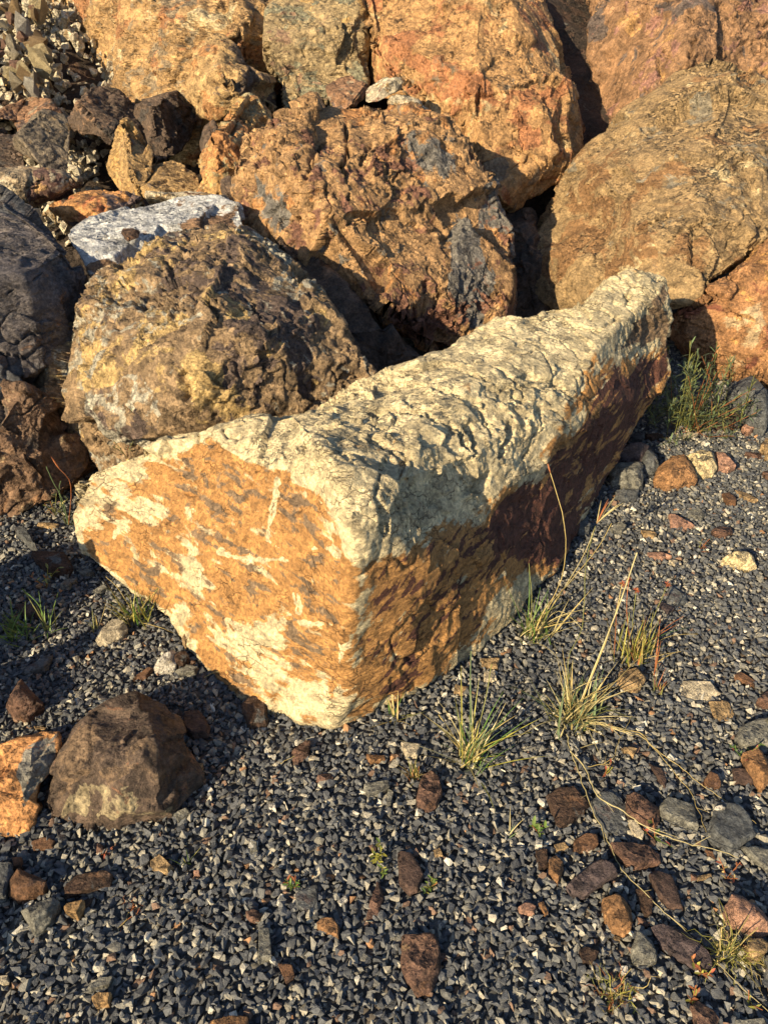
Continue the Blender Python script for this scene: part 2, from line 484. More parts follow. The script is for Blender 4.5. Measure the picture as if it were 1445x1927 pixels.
def grid(xs, ys, hf):
    X, Y = np.meshgrid(xs, ys); Z = hf(X, Y)
    V = np.stack([X.ravel(), Y.ravel(), Z.ravel()], 1)
    nx, ny = len(xs), len(ys)
    I = np.arange(nx * ny).reshape(ny, nx)
    Fc = np.stack([I[:-1, :-1].ravel(), I[:-1, 1:].ravel(), I[1:, 1:].ravel(), I[1:, :-1].ravel()], 1)
    return V, Fc

inner = np.arange(-4, 4.01, .05)
far_ = np.array([5, 6, 8, 11, 16, 25, 40, 70, 120.])
xs = np.concatenate([-far_[::-1], inner, far_]); ys = np.concatenate([-far_[::-1], np.arange(-4, 6.01, .05), far_ + 2])
V, Fc = grid(xs, ys, lambda X, Y: np.where((abs(X) < 4.1) & (abs(Y) < 6.1), .012 * np.sin(X * 2.1 + Y * .7) * np.cos(Y * 1.7 - X * .4), 0) - .006)
tag(link('ground', mesh_np('ground', V, Fc), ground_mat()), 'ground of dark crushed stone under the boulders', kind='structure')

M_dirt = rock_mat('rubble_slope', ((.05, .036, .028), 'dkbrown', 'grey', 'tan'), (.42, .2, .15), 4, bump=1.6)
def slope_h(X, Y):
    return np.clip((Y - 4.9) * .58, -.3, 5.5) + .18 * np.sin(X * 1.3 + Y) + .1 * np.sin(X * 3.1 - Y * 2.2)
V, Fc = grid(np.arange(-16, 16.1, .16), np.concatenate([np.arange(4.2, 10, .12), np.arange(10, 26, .5)]), slope_h)
Vf = V.astype(np.float32)
V[:, 2] += .14 * fbm(Vf * 2.2, 3, 4) + facets(Vf, .3, 5) * .5
me = mesh_np('embankment', V, Fc); set_mask(me, np.zeros((len(V), 3)))
tag(link('embankment', me, M_dirt), 'rubble and dirt embankment rising behind the boulders', kind='structure')

# ------------------------------------------------------------------ the boulders
VK = 1.0   # voxel size factor
def M(name, *a, **k): return rock_mat(name, *a, **k)

# the big pale wedge in front -------------------------------------------------
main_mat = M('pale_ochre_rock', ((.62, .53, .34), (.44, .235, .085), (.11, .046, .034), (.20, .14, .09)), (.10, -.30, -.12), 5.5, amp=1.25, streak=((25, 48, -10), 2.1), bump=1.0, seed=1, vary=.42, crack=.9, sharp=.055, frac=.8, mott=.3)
mo = [(132, 915, 2.44), (160, 885, 2.46), (250, 850, 2.44), (330, 824, 2.36), (400, 800, 2.30), (470, 782, 2.28), (540, 768, 2.26), (640, 742, 2.34), (700, 722, 2.42), (790, 695, 2.50), (850, 665, 2.62), (905, 628, 2.72),
      (960, 598, 2.78), (1030, 570, 2.88), (1100, 570, 2.90), (1150, 530, 3.0), (1200, 514, 3.06), (1240, 519, 3.08), (1258, 570, 3.05), (1255, 640, 3.05), (1262, 700, 3.08), (1240, 745, 3.02), (1200, 800, 2.96), (1130, 905, 2.83),
      (1090, 985, 2.66), (1040, 1070, 2.47), (980, 1155, 2.31), (880, 1243, 2.16), (805, 1284, 2.09), (720, 1350, 1.99), (650, 1362, 1.955), (560, 1352, 1.98), (500, 1325, 2.03), (440, 1290, 2.08), (350, 1213, 2.20), (318, 1165, 2.26), (240, 1110, 2.37), (155, 1042, 2.46), (130, 960, 2.46)]
mi = [(655, 1290, 1.90), (652, 1180, 1.80), (668, 1040, 1.72), (676, 960, 1.71), (640, 885, 1.80), (585, 820, 1.96),
      (500, 1200, 1.99), (420, 1000, 2.12), (330, 870, 2.34), (350, 1060, 2.20), (560, 980, 1.90), (540, 860, 2.02), (430, 850, 2.20), (375, 930, 2.22), (250, 960, 2.37), (600, 1120, 1.85),
      (770, 1180, 1.93), (800, 1060, 1.86), (850, 1120, 2.02), (940, 1050, 2.17), (900, 960, 2.08), (1010, 900, 2.30), (1050, 800, 2.39), (1080, 720, 2.50), (1130, 645, 2.68), (1195, 585, 2.88), (1150, 760, 2.66), (1050, 940, 2.46),
      (750, 900, 1.86), (800, 800, 2.07), (740, 770, 2.19), (700, 830, 2.0), (880, 740, 2.30), (960, 690, 2.46), (1040, 640, 2.66), (900, 850, 2.10), (960, 800, 2.26), (850, 690, 2.50), (1120, 590, 2.80), (1215, 640, 2.97)]
orange = [(132, 950), (160, 900), (250, 865), (345, 845), (400, 822), (450, 856), (520, 876), (590, 886), (645, 950), (662, 1010), (658, 1160), (650, 1290), (600, 1360), (500, 1330), (420, 1275), (340, 1190), (230, 1105), (150, 1030)]
cream = [([(120, 960), (125, 915), (250, 845), (335, 822), (335, 872), (250, 905), (205, 930), (172, 1000), (152, 1035)], 10), ([(215, 925), (300, 935), (300, 968), (240, 985), (212, 962)], 8),
         ([(352, 965), (368, 1040), (388, 1100), (370, 1112), (350, 1095), (348, 1000)], 8), ([(325, 1140), (352, 1130), (354, 1172), (345, 1195), (318, 1165)], 6),
         ([(430, 1195), (460, 1170), (545, 1158), (532, 1200), (500, 1228), (560, 1270), (645, 1300), (630, 1365), (560, 1360), (490, 1300), (452, 1240)], 10),
         ([(545, 860), (640, 890), (680, 960), (668, 1012), (610, 1005), (605, 950), (565, 905)], 10), ([(430, 815), (560, 770), (610, 860), (600, 890), (520, 862)], 12)]
veins = [([(415, 1040), (470, 1056), (560, 1050)], 8), ([(517, 900), (512, 960), (503, 1012)], 7), ([(590, 1030), (665, 1038)], 9), ([(225, 985), (205, 1030)], 5), ([(275, 990), (280, 1040)], 5), ([(560, 1110), (565, 1150)], 5),
         ([(400, 1130), (440, 1180), (470, 1215)], 5), ([(650, 1180), (640, 1300)], 7), ([(155, 1042), (240, 1110), (318, 1165), (350, 1213)], 9), ([(600, 930), (560, 900)], 6), ([(440, 990), (480, 1000), (540, 1040)], 4), ([(560, 1170), (640, 1175)], 5)]
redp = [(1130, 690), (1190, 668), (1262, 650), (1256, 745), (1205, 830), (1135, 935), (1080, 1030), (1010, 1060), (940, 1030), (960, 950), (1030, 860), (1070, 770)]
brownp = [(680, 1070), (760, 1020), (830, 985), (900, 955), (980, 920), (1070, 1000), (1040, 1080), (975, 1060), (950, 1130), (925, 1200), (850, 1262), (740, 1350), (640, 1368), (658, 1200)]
greyp = [(1200, 590), (1240, 530), (1262, 640), (1255, 700), (1240, 650), (1150, 675), (1080, 740), (1060, 800), (1100, 700)]
bluep = [(540, 790), (640, 745), (760, 720), (860, 760), (760, 820), (790, 940), (700, 1030), (685, 960), (640, 885), (590, 830)]
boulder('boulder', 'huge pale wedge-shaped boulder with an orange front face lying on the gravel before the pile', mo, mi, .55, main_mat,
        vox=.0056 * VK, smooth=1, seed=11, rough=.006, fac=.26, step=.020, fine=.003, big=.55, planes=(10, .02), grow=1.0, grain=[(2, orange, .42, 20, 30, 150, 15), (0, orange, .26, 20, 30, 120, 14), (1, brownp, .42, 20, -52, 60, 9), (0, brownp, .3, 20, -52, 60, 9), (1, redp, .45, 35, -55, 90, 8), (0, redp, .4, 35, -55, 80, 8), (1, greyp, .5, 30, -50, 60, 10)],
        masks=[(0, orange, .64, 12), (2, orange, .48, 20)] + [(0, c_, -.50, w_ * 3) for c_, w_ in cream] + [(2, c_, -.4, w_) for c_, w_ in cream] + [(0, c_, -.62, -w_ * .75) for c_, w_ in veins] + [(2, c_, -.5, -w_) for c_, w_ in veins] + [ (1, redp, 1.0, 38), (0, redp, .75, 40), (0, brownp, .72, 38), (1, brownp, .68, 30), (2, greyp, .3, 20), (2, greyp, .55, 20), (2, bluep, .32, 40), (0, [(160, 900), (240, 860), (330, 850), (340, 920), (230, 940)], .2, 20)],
        amps=[(orange, .40, 30), ([(640, 1360), (690, 980), (900, 960), (1130, 650), (1260, 600), (1260, 740), (980, 1160), (720, 1360)], .45, 25),
              ([(560, 790), (700, 730), (860, 720), (1050, 740), (1030, 880), (880, 960), (760, 1060), (700, 1030), (690, 900)], 1.05, 50), ([(850, 670), (1100, 575), (1230, 520), (1180, 590), (1060, 720), (900, 730)], .5, 40)],
        marks=[([(700, 830), (780, 855), (800, 930)], 7, .02), ([(1065, 590), (1090, 600)], 5, .02), ([(880, 800), (900, 850), (880, 900)], 8, .022), ([(760, 860), (740, 940), (760, 1010)], 7, .02),
               ([(345, 860), (370, 930), (350, 990)], 6, .012), ([(345, 925), (372, 935)], 7, .02), ([(960, 720), (1050, 718)], 7, .02), ([(820, 740), (900, 770), (930, 830)], 7, .018), ([(1180, 560), (1195, 620)], 6, .03), ([(590, 800), (660, 870), (690, 940)], 5, .01), ([(700, 760), (790, 770), (850, 800), (900, 860)], 6, .03), ([(860, 700), (940, 740), (1060, 730)], 5, .022), ([(905, 650), (960, 625), (1040, 600), (1110, 598)], 4, .018), ([(960, 790), (940, 860), (905, 920)], 7, .025), ([(720, 870), (700, 940), (720, 1000)], 6, .025), ([(1060, 610), (1120, 630), (1160, 600)], 4, .015)])

# the rounded knobbly boulder on the left ---------------------------------------
boulder('boulder', 'rounded brown boulder with rough knobbly surface behind the left end of the wedge',
        [(96, 740, 2.86), (104, 690, 2.84), (136, 610, 2.80), (176, 560, 2.86), (226, 510, 2.94), (286, 470, 3.04), (356, 442, 3.12), (416, 440, 3.14), (466, 458, 3.12), (526, 500, 3.05), (566, 545, 2.96), (606, 600, 2.90), (646, 670, 2.86), (686, 740, 2.9), (676, 800, 2.9), (496, 850, 2.85), (286, 900, 2.9), (206, 885, 2.90), (146, 865, 2.94), (111, 815, 2.9)],
        [(236, 740, 2.56), (316, 650, 2.56), (406, 560, 2.66), (466, 620, 2.58), (406, 720, 2.52), (556, 690, 2.70), (176, 660, 2.66), (286, 560, 2.72), (166, 800, 2.72), (556, 760, 2.74), (386, 480, 2.92)],
        .7, M('knobbly_brown_rock', ((.27, .19, .115), (.46, .33, .15), (.11, .08, .07), (.38, .36, .30)), (.30, .24, .30), 9, seed=2, vary=.7, crack=.8), planes=(14, .045), vox=.0064 * VK, smooth=1, seed=21,
        rough=.022, fac=.50, step=.024, fine=.005,
        masks=[(1, [(300, 440), (450, 430), (560, 520), (660, 680), (640, 740), (500, 680), (400, 560), (260, 520)], .28, 60), (0, [(350, 680), (440, 700), (460, 780), (360, 800)], .4, 30), (0, [(130, 600), (220, 560), (260, 740), (180, 850), (110, 740)], .22, 40)],
        marks=[([(350, 700), (360, 740)], 10, .04), ([(250, 560), (270, 580)], 9, .03), ([(310, 490), (330, 520)], 10, .03), ([(200, 640), (260, 660)], 6, .02), ([(150, 820), (180, 840)], 8, .03), ([(240, 800), (320, 820)], 6, .03), ([(420, 520), (480, 560), (500, 600)], 5, .02)])

# the orange boulder in the middle ----------------------------------------------
boulder('boulder', 'large cracked orange boulder standing on end in the middle of the pile',
        [(447, 365, 3.52), (452, 335, 3.56), (470, 290, 3.66), (500, 258, 3.74), (560, 225, 3.86), (625, 198, 3.98), (690, 212, 4.02), (780, 214, 4.02), (850, 244, 3.94), (895, 265, 3.86), (925, 320, 3.74), (938, 370, 3.72), (960, 430, 3.76), (968, 500, 3.80), (962, 600, 3.72), (900, 640, 3.58), (850, 668, 3.52), (810, 692, 3.48), (760, 655, 3.50), (700, 605, 3.50), (640, 560, 3.50), (570, 510, 3.54), (490, 465, 3.55), (462, 430, 3.52)],
        [(560, 330, 3.46), (700, 300, 3.56), (650, 400, 3.32), (800, 400, 3.34), (885, 340, 3.56), (915, 400, 3.44), (920, 500, 3.40), (800, 520, 3.24), (680, 500, 3.28), (870, 610, 3.36), (610, 460, 3.34), (500, 400, 3.44), (780, 620, 3.36), (880, 280, 3.76)],
        .8, M('orange_cracked_rock', ((.39, .24, .12), (.42, .21, .085), (.17, .16, .15), (.20, .10, .07)), (.30, .16, .26), 6, seed=3, vary=.6, crack=.75), vox=.0074 * VK, smooth=1, seed=31,
        rough=.024, fac=.46, step=.030, fine=.004,
        masks=[(1, [(745, 225), (850, 240), (895, 265), (900, 300), (800, 320), (740, 280)], .5, 25), (1, [(925, 340), (945, 360), (975, 500), (960, 620), (925, 590)], .8, 10), (1, [(450, 340), (490, 370), (540, 450), (500, 460), (450, 410)], .45, 20), (2, [(640, 560), (960, 560), (960, 620), (820, 690)], .35, 50)],
        amps=[([(740, 560), (960, 540), (960, 640), (820, 690), (700, 610)], 1.5, 30)],
        marks=[([(652, 215), (655, 270), (650, 310), (672, 352)], 8, .075), ([(605, 250), (590, 300), (575, 340)], 6, .04), ([(620, 340), (625, 370)], 7, .045), ([(700, 250), (690, 300)], 7, .03), ([(815, 560), (822, 620), (805, 660)], 8, .04), ([(850, 250), (800, 290), (740, 320)], 5, .015), ([(480, 290), (520, 330), (600, 350)], 5, .02), ([(875, 490), (860, 560)], 6, .03), ([(790, 530), (780, 580)], 6, .03), ([(740, 500), (700, 560)], 5, .02)])

boulder('boulder', 'small ochre boulder leaning against the left shoulder of the large cracked orange boulder',
        [(372, 372, 3.90), (374, 310, 3.88), (386, 260, 3.92), (410, 220, 4.0), (440, 190, 4.08), (470, 180, 4.12), (510, 205, 4.1), (530, 226, 4.06), (540, 260, 3.98), (520, 330, 3.9), (455, 345, 3.84), (440, 382, 3.84), (400, 380, 3.88)],
        [(430, 260, 3.78), (470, 240, 3.86), (430, 330, 3.74), (395, 330, 3.80)],
        .5, M('bright_ochre_rock', ((.50, .31, .13), (.44, .22, .09), (.38, .33, .20), (.18, .12, .09)), (.38, .30, .12), 7, seed=4), vox=.008 * VK, smooth=1, seed=41, rough=.018, fac=.4, step=.02, fine=.004,
        masks=[(0, [(390, 240), (470, 180), (500, 220), (470, 260), (400, 300)], .35, 20)])

boulder('boulder', 'blocky ochre boulder with dark stepped right side resting below the tall cliff-like boulder',
        [(346, 150, 4.75), (360, 120, 4.8), (385, 98, 4.86), (415, 82, 4.9), (438, 100, 4.88), (452, 135, 4.84), (480, 150, 4.84), (512, 158, 4.8), (520, 205, 4.7), (515, 240, 4.6), (470, 195, 4.64), (430, 200, 4.62), (410, 212, 4.6), (385, 210, 4.62), (372, 180, 4.66), (350, 180, 4.7)],
        [(400, 130, 4.62), (440, 160, 4.56), (400, 170, 4.54), (480, 180, 4.6)],
        .6, M('yellow_ochre_block', ((.46, .31, .15), (.40, .21, .09), (.14, .10, .075), (.3, .25, .17)), (.30, .18, .2), 7, seed=5), vox=.009 * VK, smooth=1, seed=51, rough=.02, fac=.5, step=.03, fine=.004,
        masks=[(1, [(430, 85), (460, 130), (520, 160), (520, 240), (480, 200), (440, 140)], .5, 12)])

# top row -------------------------------------------------------------------------
boulder('boulder', 'enormous smooth yellow-ochre boulder filling the top left behind the small dark rocks',
        [(68, 40, 5.50), (90, -90, 5.75), (300, -110, 5.65), (560, -110, 5.45), (570, 100, 5.25), (540, 210, 5.3), (480, 300, 5.45), (330, 330, 5.5), (200, 300, 5.6), (110, 225, 5.45), (86, 150, 5.4)],
        [(180, 60, 5.05), (300, 100, 4.98), (440, 60, 5.0), (430, 180, 5.12), (250, 200, 5.22)],
        1.6, M('cliff_ochre_rock', ((.45, .29, .14), (.40, .20, .095), (.54, .44, .27), (.27, .21, .14)), (.32, .28, .26), 3.2, streak=((10, 40, 20), 2.4), seed=6, vary=.5, fine=.7), vox=.013 * VK, smooth=1, seed=61,
        rough=.05, fac=.28, step=.035, fine=.006, strata=(.8, .3, -.5, 2.5),
        marks=[([(285, 80), (300, 130), (335, 175)], 5, .05), ([(420, 0), (460, 90), (480, 140)], 6, .03), ([(230, 50), (200, 120), (190, 200)], 5, .03), ([(330, 60), (360, 120)], 4, .03)])

boulder('boulder', 'greenish-grey upright boulder between the yellow-ochre giant and the orange giant at the top',
        [(512, -110, 5.1), (670, -110, 5.0), (700, 60, 4.8), (700, 150, 4.6), (690, 192, 4.55), (625, 196, 4.52), (600, 214, 4.5), (550, 220, 4.52), (525, 196, 4.6), (513, 150, 4.7), (515, 60, 4.9)],
        [(600, 20, 4.70), (560, 120, 4.50), (630, 120, 4.42), (600, 170, 4.42), (660, 60, 4.6)],
        .9, M('greenish_grey_rock', ((.38, .29, .165), (.50, .33, .14), (.24, .23, .16), (.28, .18, .12)), (.28, .32, .22), 5, seed=7, streak=((0, 30, 10), 1.8)), vox=.010 * VK, smooth=1, seed=71,
        rough=.03, fac=.36, step=.025, fine=.005, marks=[([(520, 160), (580, 185), (650, 170)], 4, .03)])

boulder('boulder', 'giant orange-brown boulder at top centre with a jagged crack and a shaded lower edge',
        [(628, -120, 5.0), (1080, -120, 5.2), (1098, 0, 5.0), (1118, 60, 4.9), (1131, 120, 4.85), (1122, 200, 4.7), (1100, 262, 4.6), (1052, 330, 4.5), (1000, 362, 4.44), (962, 388, 4.42), (935, 340, 4.4), (910, 300, 4.36), (905, 262, 4.34), (865, 238, 4.34), (812, 220, 4.40), (760, 190, 4.46), (700, 186, 4.52), (664, 160, 4.6), (642, 100, 4.7), (630, 0, 4.85)],
        [(700, 60, 4.42), (840, 40, 4.30), (860, 220, 4.14), (900, 170, 4.18), (1000, 60, 4.20), (1085, 60, 4.40), (1095, 160, 4.34), (1080, 240, 4.30), (1050, 316, 4.24), (960, 270, 4.10), (900, 240, 4.14), (1000, 180, 4.08), (760, 150, 4.30), (990, 320, 4.26)],
        1.3, M('giant_orange_rock', ((.42, .25, .115), (.36, .165, .08), (.54, .41, .23), (.22, .17, .12)), (.36, .18, .18), 4.0, seed=8, vary=.5, fine=.8, crack=.6), vox=.010 * VK, smooth=1, seed=81,
        rough=.03, fac=.24, step=.022, fine=.004,
        masks=[(0, [(860, 80), (1090, 40), (1110, 200), (1050, 320), (900, 230)], .14, 60), (2, [(905, 240), (1050, 320), (965, 390), (930, 330)], .5, 20), (0, [(700, 0), (760, 0), (760, 50), (700, 60)], .4, 20)],
        marks=[([(880, 65), (855, 110), (862, 140), (868, 175), (850, 235)], 8, .09), ([(868, 150), (895, 165), (900, 100)], 7, .05), ([(812, 120), (790, 150), (765, 175)], 7, .05), ([(1060, 60), (1090, 100), (1110, 160)], 5, .02), ([(640, 100), (700, 190)], 3, .02)])

boulder('boulder', 'shadowed brown boulder at the top right corner behind the tan pointed boulder',
        [(1110, -120, 5.9), (1520, -120, 5.7), (1540, 250, 5.3), (1400, 330, 5.2), (1200, 360, 5.2), (1090, 340, 5.3), (1118, 200, 5.5), (1130, 80, 5.7)],
        [(1180, 60, 5.45), (1300, 30, 5.15), (1290, 110, 5.1), (1240, 180, 5.12), (1420, 60, 5.3), (1380, 160, 5.3), (1200, 250, 5.15)],
        1.2, M('top_right_brown_rock', ((.29, .17, .095), (.42, .25, .11), (.13, .10, .09), (.28, .15, .12)), (.24, .3, .26), 4.4, seed=9, fine=.8), vox=.012 * VK, smooth=1, seed=91,
        rough=.045, fac=.42, step=.045, fine=.006, masks=[(0, [(1180, 40), (1300, 20), (1290, 130), (1200, 150)], .3, 30)],
        marks=[([(1300, 20), (1295, 110)], 6, .06), ([(1380, 130), (1330, 200)], 6, .05), ([(1200, 90), (1260, 110)], 5, .04)])

boulder('boulder', 'big tan pointed boulder on the right with one long dark crack down its face',
        [(1345, 109, 4.60), (1300, 124, 4.58), (1245, 168, 4.52), (1180, 202, 4.46), (1120, 265, 4.55), (1085, 312, 4.62), (1050, 372, 4.62), (1020, 412, 4.62), (1000, 462, 4.6), (1010, 545, 4.5), (1060, 590, 4.3), (1150, 600, 4.0), (1250, 582, 3.62), (1322, 548, 3.62), (1400, 486, 3.68), (1450, 430, 3.72), (1540, 370, 3.8), (1560, 180, 4.3), (1440, 160, 4.5), (1395, 128, 4.58)],
        [(1115, 335, 4.30), (1330, 200, 4.16), (1250, 260, 4.04), (1250, 400, 3.66), (1160, 500, 3.92), (1120, 420, 4.32), (1380, 300, 3.92), (1420, 420, 3.66), (1300, 500, 3.52), (1230, 560, 3.52), (1220, 330, 3.84)],
        1.2, M('tan_pointed_rock', ((.32, .225, .12), (.25, .145, .07), (.55, .45, .27), (.24, .21, .16)), (.26, .12, .15), 4.6, seed=10, vary=.45, fine=.9, crack=.55, streak=((0, 35, 0), 1.7)), planes=(12, .09), grow=1.04, vox=.0088 * VK, smooth=1, seed=101,
        rough=.032, fac=.20, step=.018, fine=.003,
        masks=[(0, [(1000, 400), (1120, 320), (1300, 380), (1380, 500), (1250, 590), (1010, 560)], .22, 80), (2, [(1300, 120), (1445, 160), (1445, 300), (1340, 280)], .28, 50)],
        amps=[([(1260, 110), (1445, 140), (1445, 330), (1300, 330)], 1.6, 50)],
        marks=[([(1255, 365), (1235, 400), (1205, 442)], 5, .06), ([(1410, 380), (1395, 430), (1375, 465)], 3.5, .03), ([(1335, 230), (1348, 280), (1360, 325)], 5, .03), ([(1275, 270), (1262, 290)], 4, .03), ([(1120, 310), (1180, 340)], 3, .015), ([(1190, 215), (1250, 200), (1320, 150)], 5, .03)])

boulder('boulder', 'low brown boulder with an undercut base at the right edge above the leafy bush',
        [(1560, 380, 3.78), (1446, 470, 3.56), (1380, 520, 3.52), (1325, 560, 3.50), (1262, 590, 3.52), (1252, 640, 3.52), (1262, 672, 3.62), (1310, 700, 3.66), (1380, 745, 3.62), (1445, 770, 3.58), (1560, 790, 3.5)],
        [(1330, 610, 3.38), (1420, 560, 3.36), (1290, 640, 3.42), (1380, 670, 3.36), (1460, 640, 3.3), (1440, 710, 3.42), (1500, 500, 3.4), (1330, 672, 3.44)],
        .9, M('undercut_brown_rock', ((.34, .18, .085), (.20, .075, .045), (.46, .34, .21), (.5, .28, .1)), (.26, .22, .2), 6, seed=12, vary=.5), vox=.0078 * VK, smooth=1, seed=121,
        rough=.02, fac=.30, step=.022, fine=.0035, strata=(0.2, .3, 1, 2.0),
        masks=[(0, [(1260, 590), (1330, 560), (1370, 600), (1290, 640)], .35, 20), (1, [(1350, 620), (1445, 560), (1445, 700), (1360, 670)], .4, 30)])

# left edge ------------------------------------------------------------------------
boulder('boulder', 'dark blue-grey smooth boulder cut by the left edge of the picture',
        [(-260, 350, 2.9), (-120, 340, 2.95), (0, 367, 3.0), (60, 405, 2.96), (100, 440, 2.92), (135, 480, 2.86), (160, 520, 2.82), (192, 560, 2.80), (190, 600, 2.78), (150, 650, 2.74), (120, 700, 2.72), (112, 760, 2.72), (60, 790, 2.64), (-60, 790, 2.5), (-260, 740, 2.45)],
        [(20, 500, 2.64), (80, 560, 2.62), (60, 680, 2.56), (-60, 600, 2.46), (-100, 480, 2.6), (140, 570, 2.70), (10, 440, 2.8)],
        .8, M('blue_grey_rock', ((.125, .112, .118), (.11, .115, .13), (.21, .185, .17), (.22, .14, .10)), (.3, .1, .1), 5, seed=13, vary=.45, streak=((10, 50, 0), 2.2)), vox=.0075 * VK, smooth=4, seed=131,
        rough=.02, fac=.20, step=.020, fine=.003, masks=[(1, [(0, 640), (190, 560), (180, 660), (110, 740), (0, 720)], .25, 40)],
        marks=[([(10, 520), (70, 500), (90, 490)], 5, .02), ([(0, 660), (90, 670), (130, 640)], 5, .025), ([(110, 620), (160, 600)], 4, .02)])

boulder('boulder', 'rust-brown boulder beneath the blue-grey one at the left edge with its base on the gravel',
        [(-280, 690, 2.6), (-100, 720, 2.6), (0, 735, 2.62), (60, 745, 2.64), (115, 760, 2.68), (140, 820, 2.72), (162, 870, 2.78), (140, 905, 2.78), (100, 930, 2.76), (60, 950, 2.75), (10, 978, 2.70), (-100, 1020, 2.6), (-280, 1080, 2.4)],
        [(60, 830, 2.58), (-30, 850, 2.50), (100, 880, 2.66), (-140, 880, 2.4), (20, 920, 2.60)],
        .7, M('rust_base_rock', ((.19, .12, .08), (.27, .15, .08), (.09, .07, .06), (.35, .26, .16)), (.3, .25, .2), 7, seed=14, vary=.6), vox=.0072 * VK, smooth=1, seed=141,
        rough=.022, fac=.42, step=.028, fine=.004, marks=[([(90, 850), (115, 890)], 7, .04), ([(20, 790), (80, 800)], 5, .02)])

# white slab and its neighbours ------------------------------------------------------
boulder('slab', 'bluish-white flat slab with a brown broken right end behind the rounded knobbly boulder',
        [(140, 436, 3.20), (180, 408, 3.34), (240, 394, 3.44), (290, 384, 3.52), (340, 376, 3.58), (400, 380, 3.56), (438, 392, 3.5), (448, 430, 3.42), (445, 470, 3.34), (380, 480, 3.30), (300, 505, 3.22), (240, 516, 3.14), (185, 512, 3.06), (160, 470, 3.1)],
        [(270, 440, 3.28), (380, 410, 3.42), (340, 460, 3.26), (215, 480, 3.10), (420, 420, 3.42)],
        .35, M('bluish_white_slab', ((.50, .52, .55), (.20, .125, .08), (.32, .33, .35), (.5, .42, .3)), (.16, .3, .05), 8, seed=15, vary=.25, crack=.6), vox=.007 * VK, smooth=1, seed=151, cat='slab', planes=(6, .03),
        rough=.006, fac=.12, step=.010, fine=.003, masks=[(0, [(345, 440), (400, 395), (450, 390), (450, 480), (330, 490)], .8, 16), (0, [(150, 480), (300, 495), (240, 525), (180, 520)], .6, 10), (0, [(260, 440), (330, 460), (300, 485), (260, 465)], .3, 12)])
boulder('stone', 'small dark brown stone sitting alone on top of the bluish-white slab',
        [(225, 440, 3.15), (232, 432, 3.18), (250, 430, 3.2), (261, 436, 3.18), (261, 446, 3.15), (243, 454, 3.12), (230, 450, 3.12)], [(244, 441, 3.10)], .05,
        M('dark_stone', ('dkbrown', 'brown', 'dkbrown', 'brown'), (.3, 0, 0), 20, seed=16), vox=.0035, smooth=1, seed=161, rough=.004, fac=.2, step=.003, fine=.001, cat='stone')
boulder('slab', 'thin orange slab lying between the brown slab and the bluish-white slab on the left',
        [(84, 404, 3.42), (110, 384, 3.5), (150, 370, 3.58), (190, 364, 3.6), (235, 366, 3.6), (262, 376, 3.58), (268, 390, 3.5), (200, 410, 3.4), (150, 440, 3.3), (120, 425, 3.34)],
        [(160, 388, 3.46), (210, 382, 3.5)], .3,
        M('orange_slab', ((.52, .27, .11), (.46, .18, .08), (.17, .12, .11), (.4, .3, .2)), (.3, .06, .1), 8, seed=17), vox=.007, smooth=1, seed=171, rough=.012, fac=.3, step=.014, fine=.003, cat='slab',
        masks=[(1, [(195, 364), (265, 366), (270, 400), (130, 440), (120, 420), (200, 392)], .8, 8)])
boulder('slab', 'thin cream slab edge lying beneath the tan blocky rock and above the white slab',
        [(266, 372, 3.66), (300, 366, 3.7), (375, 368, 3.7), (440, 374, 3.62), (440, 384, 3.58), (340, 384, 3.6), (290, 388, 3.58), (268, 384, 3.6)], [(340, 376, 3.62)], .3,
        M('cream_slab', ('pale', 'tan', 'cream', 'brown'), (.25, .2, .2), 9, seed=18), vox=.007, smooth=1, seed=181, rough=.008, fac=.3, step=.01, fine=.003, cat='slab')
boulder('slab', 'brown slab with cream streaks above the blue-grey boulder at the left edge',
        [(-120, 330, 3.7), (0, 332, 3.62), (50, 328, 3.64), (95, 332, 3.66), (135, 345, 3.62), (168, 372, 3.54), (110, 388, 3.44), (75, 408, 3.34), (0, 372, 3.36), (-120, 380, 3.4)],
        [(30, 350, 3.46), (70, 352, 3.44), (110, 362, 3.46)], .5,
        M('streaked_brown_slab', ((.34, .27, .19), (.13, .075, .065), (.5, .44, .33), (.4, .25, .12)), (.2, .25, .2), 7, seed=19), vox=.008, smooth=1, seed=191, rough=.014, fac=.4, step=.02, fine=.003, cat='slab',
        masks=[(0, [(68, 340), (100, 334), (160, 372), (78, 406)], .7, 8)])

small_ = dict(vox=.0085, smooth=0, rough=.006, fac=.17, step=.008, fine=.003, cat='rock', planes=(11, .24), grow=1.17)
mB = M('grey_brown_block', ((.20, .165, .125), (.34, .24, .13), (.12, .10, .085), (.3, .2, .1)), (.22, .2, .1), 7, seed=20)
mT = M('tan_block', ((.42, .28, .13), (.50, .32, .13), (.18, .14, .11), (.3, .17, .08)), (.3, .22, .2), 8, seed=21)
mD = M('dark_jagged_rock', ((.12, .085, .065), (.26, .16, .10), (.07, .06, .055), (.20, .13, .09)), (.25, .25, .2), 7, seed=22)
mR = M('red_brown_block', ((.28, .16, .095), (.38, .20, .10), (.14, .10, .085), (.30, .24, .17)), (.25, .25, .25), 7, seed=23)
def rk(label, o, i, th, mat, seed, **k):
    d = dict(small_); d.update(k)
    return boulder('rock', label, zp('U', o), zp('U', i), th, mat, seed=seed, **d)
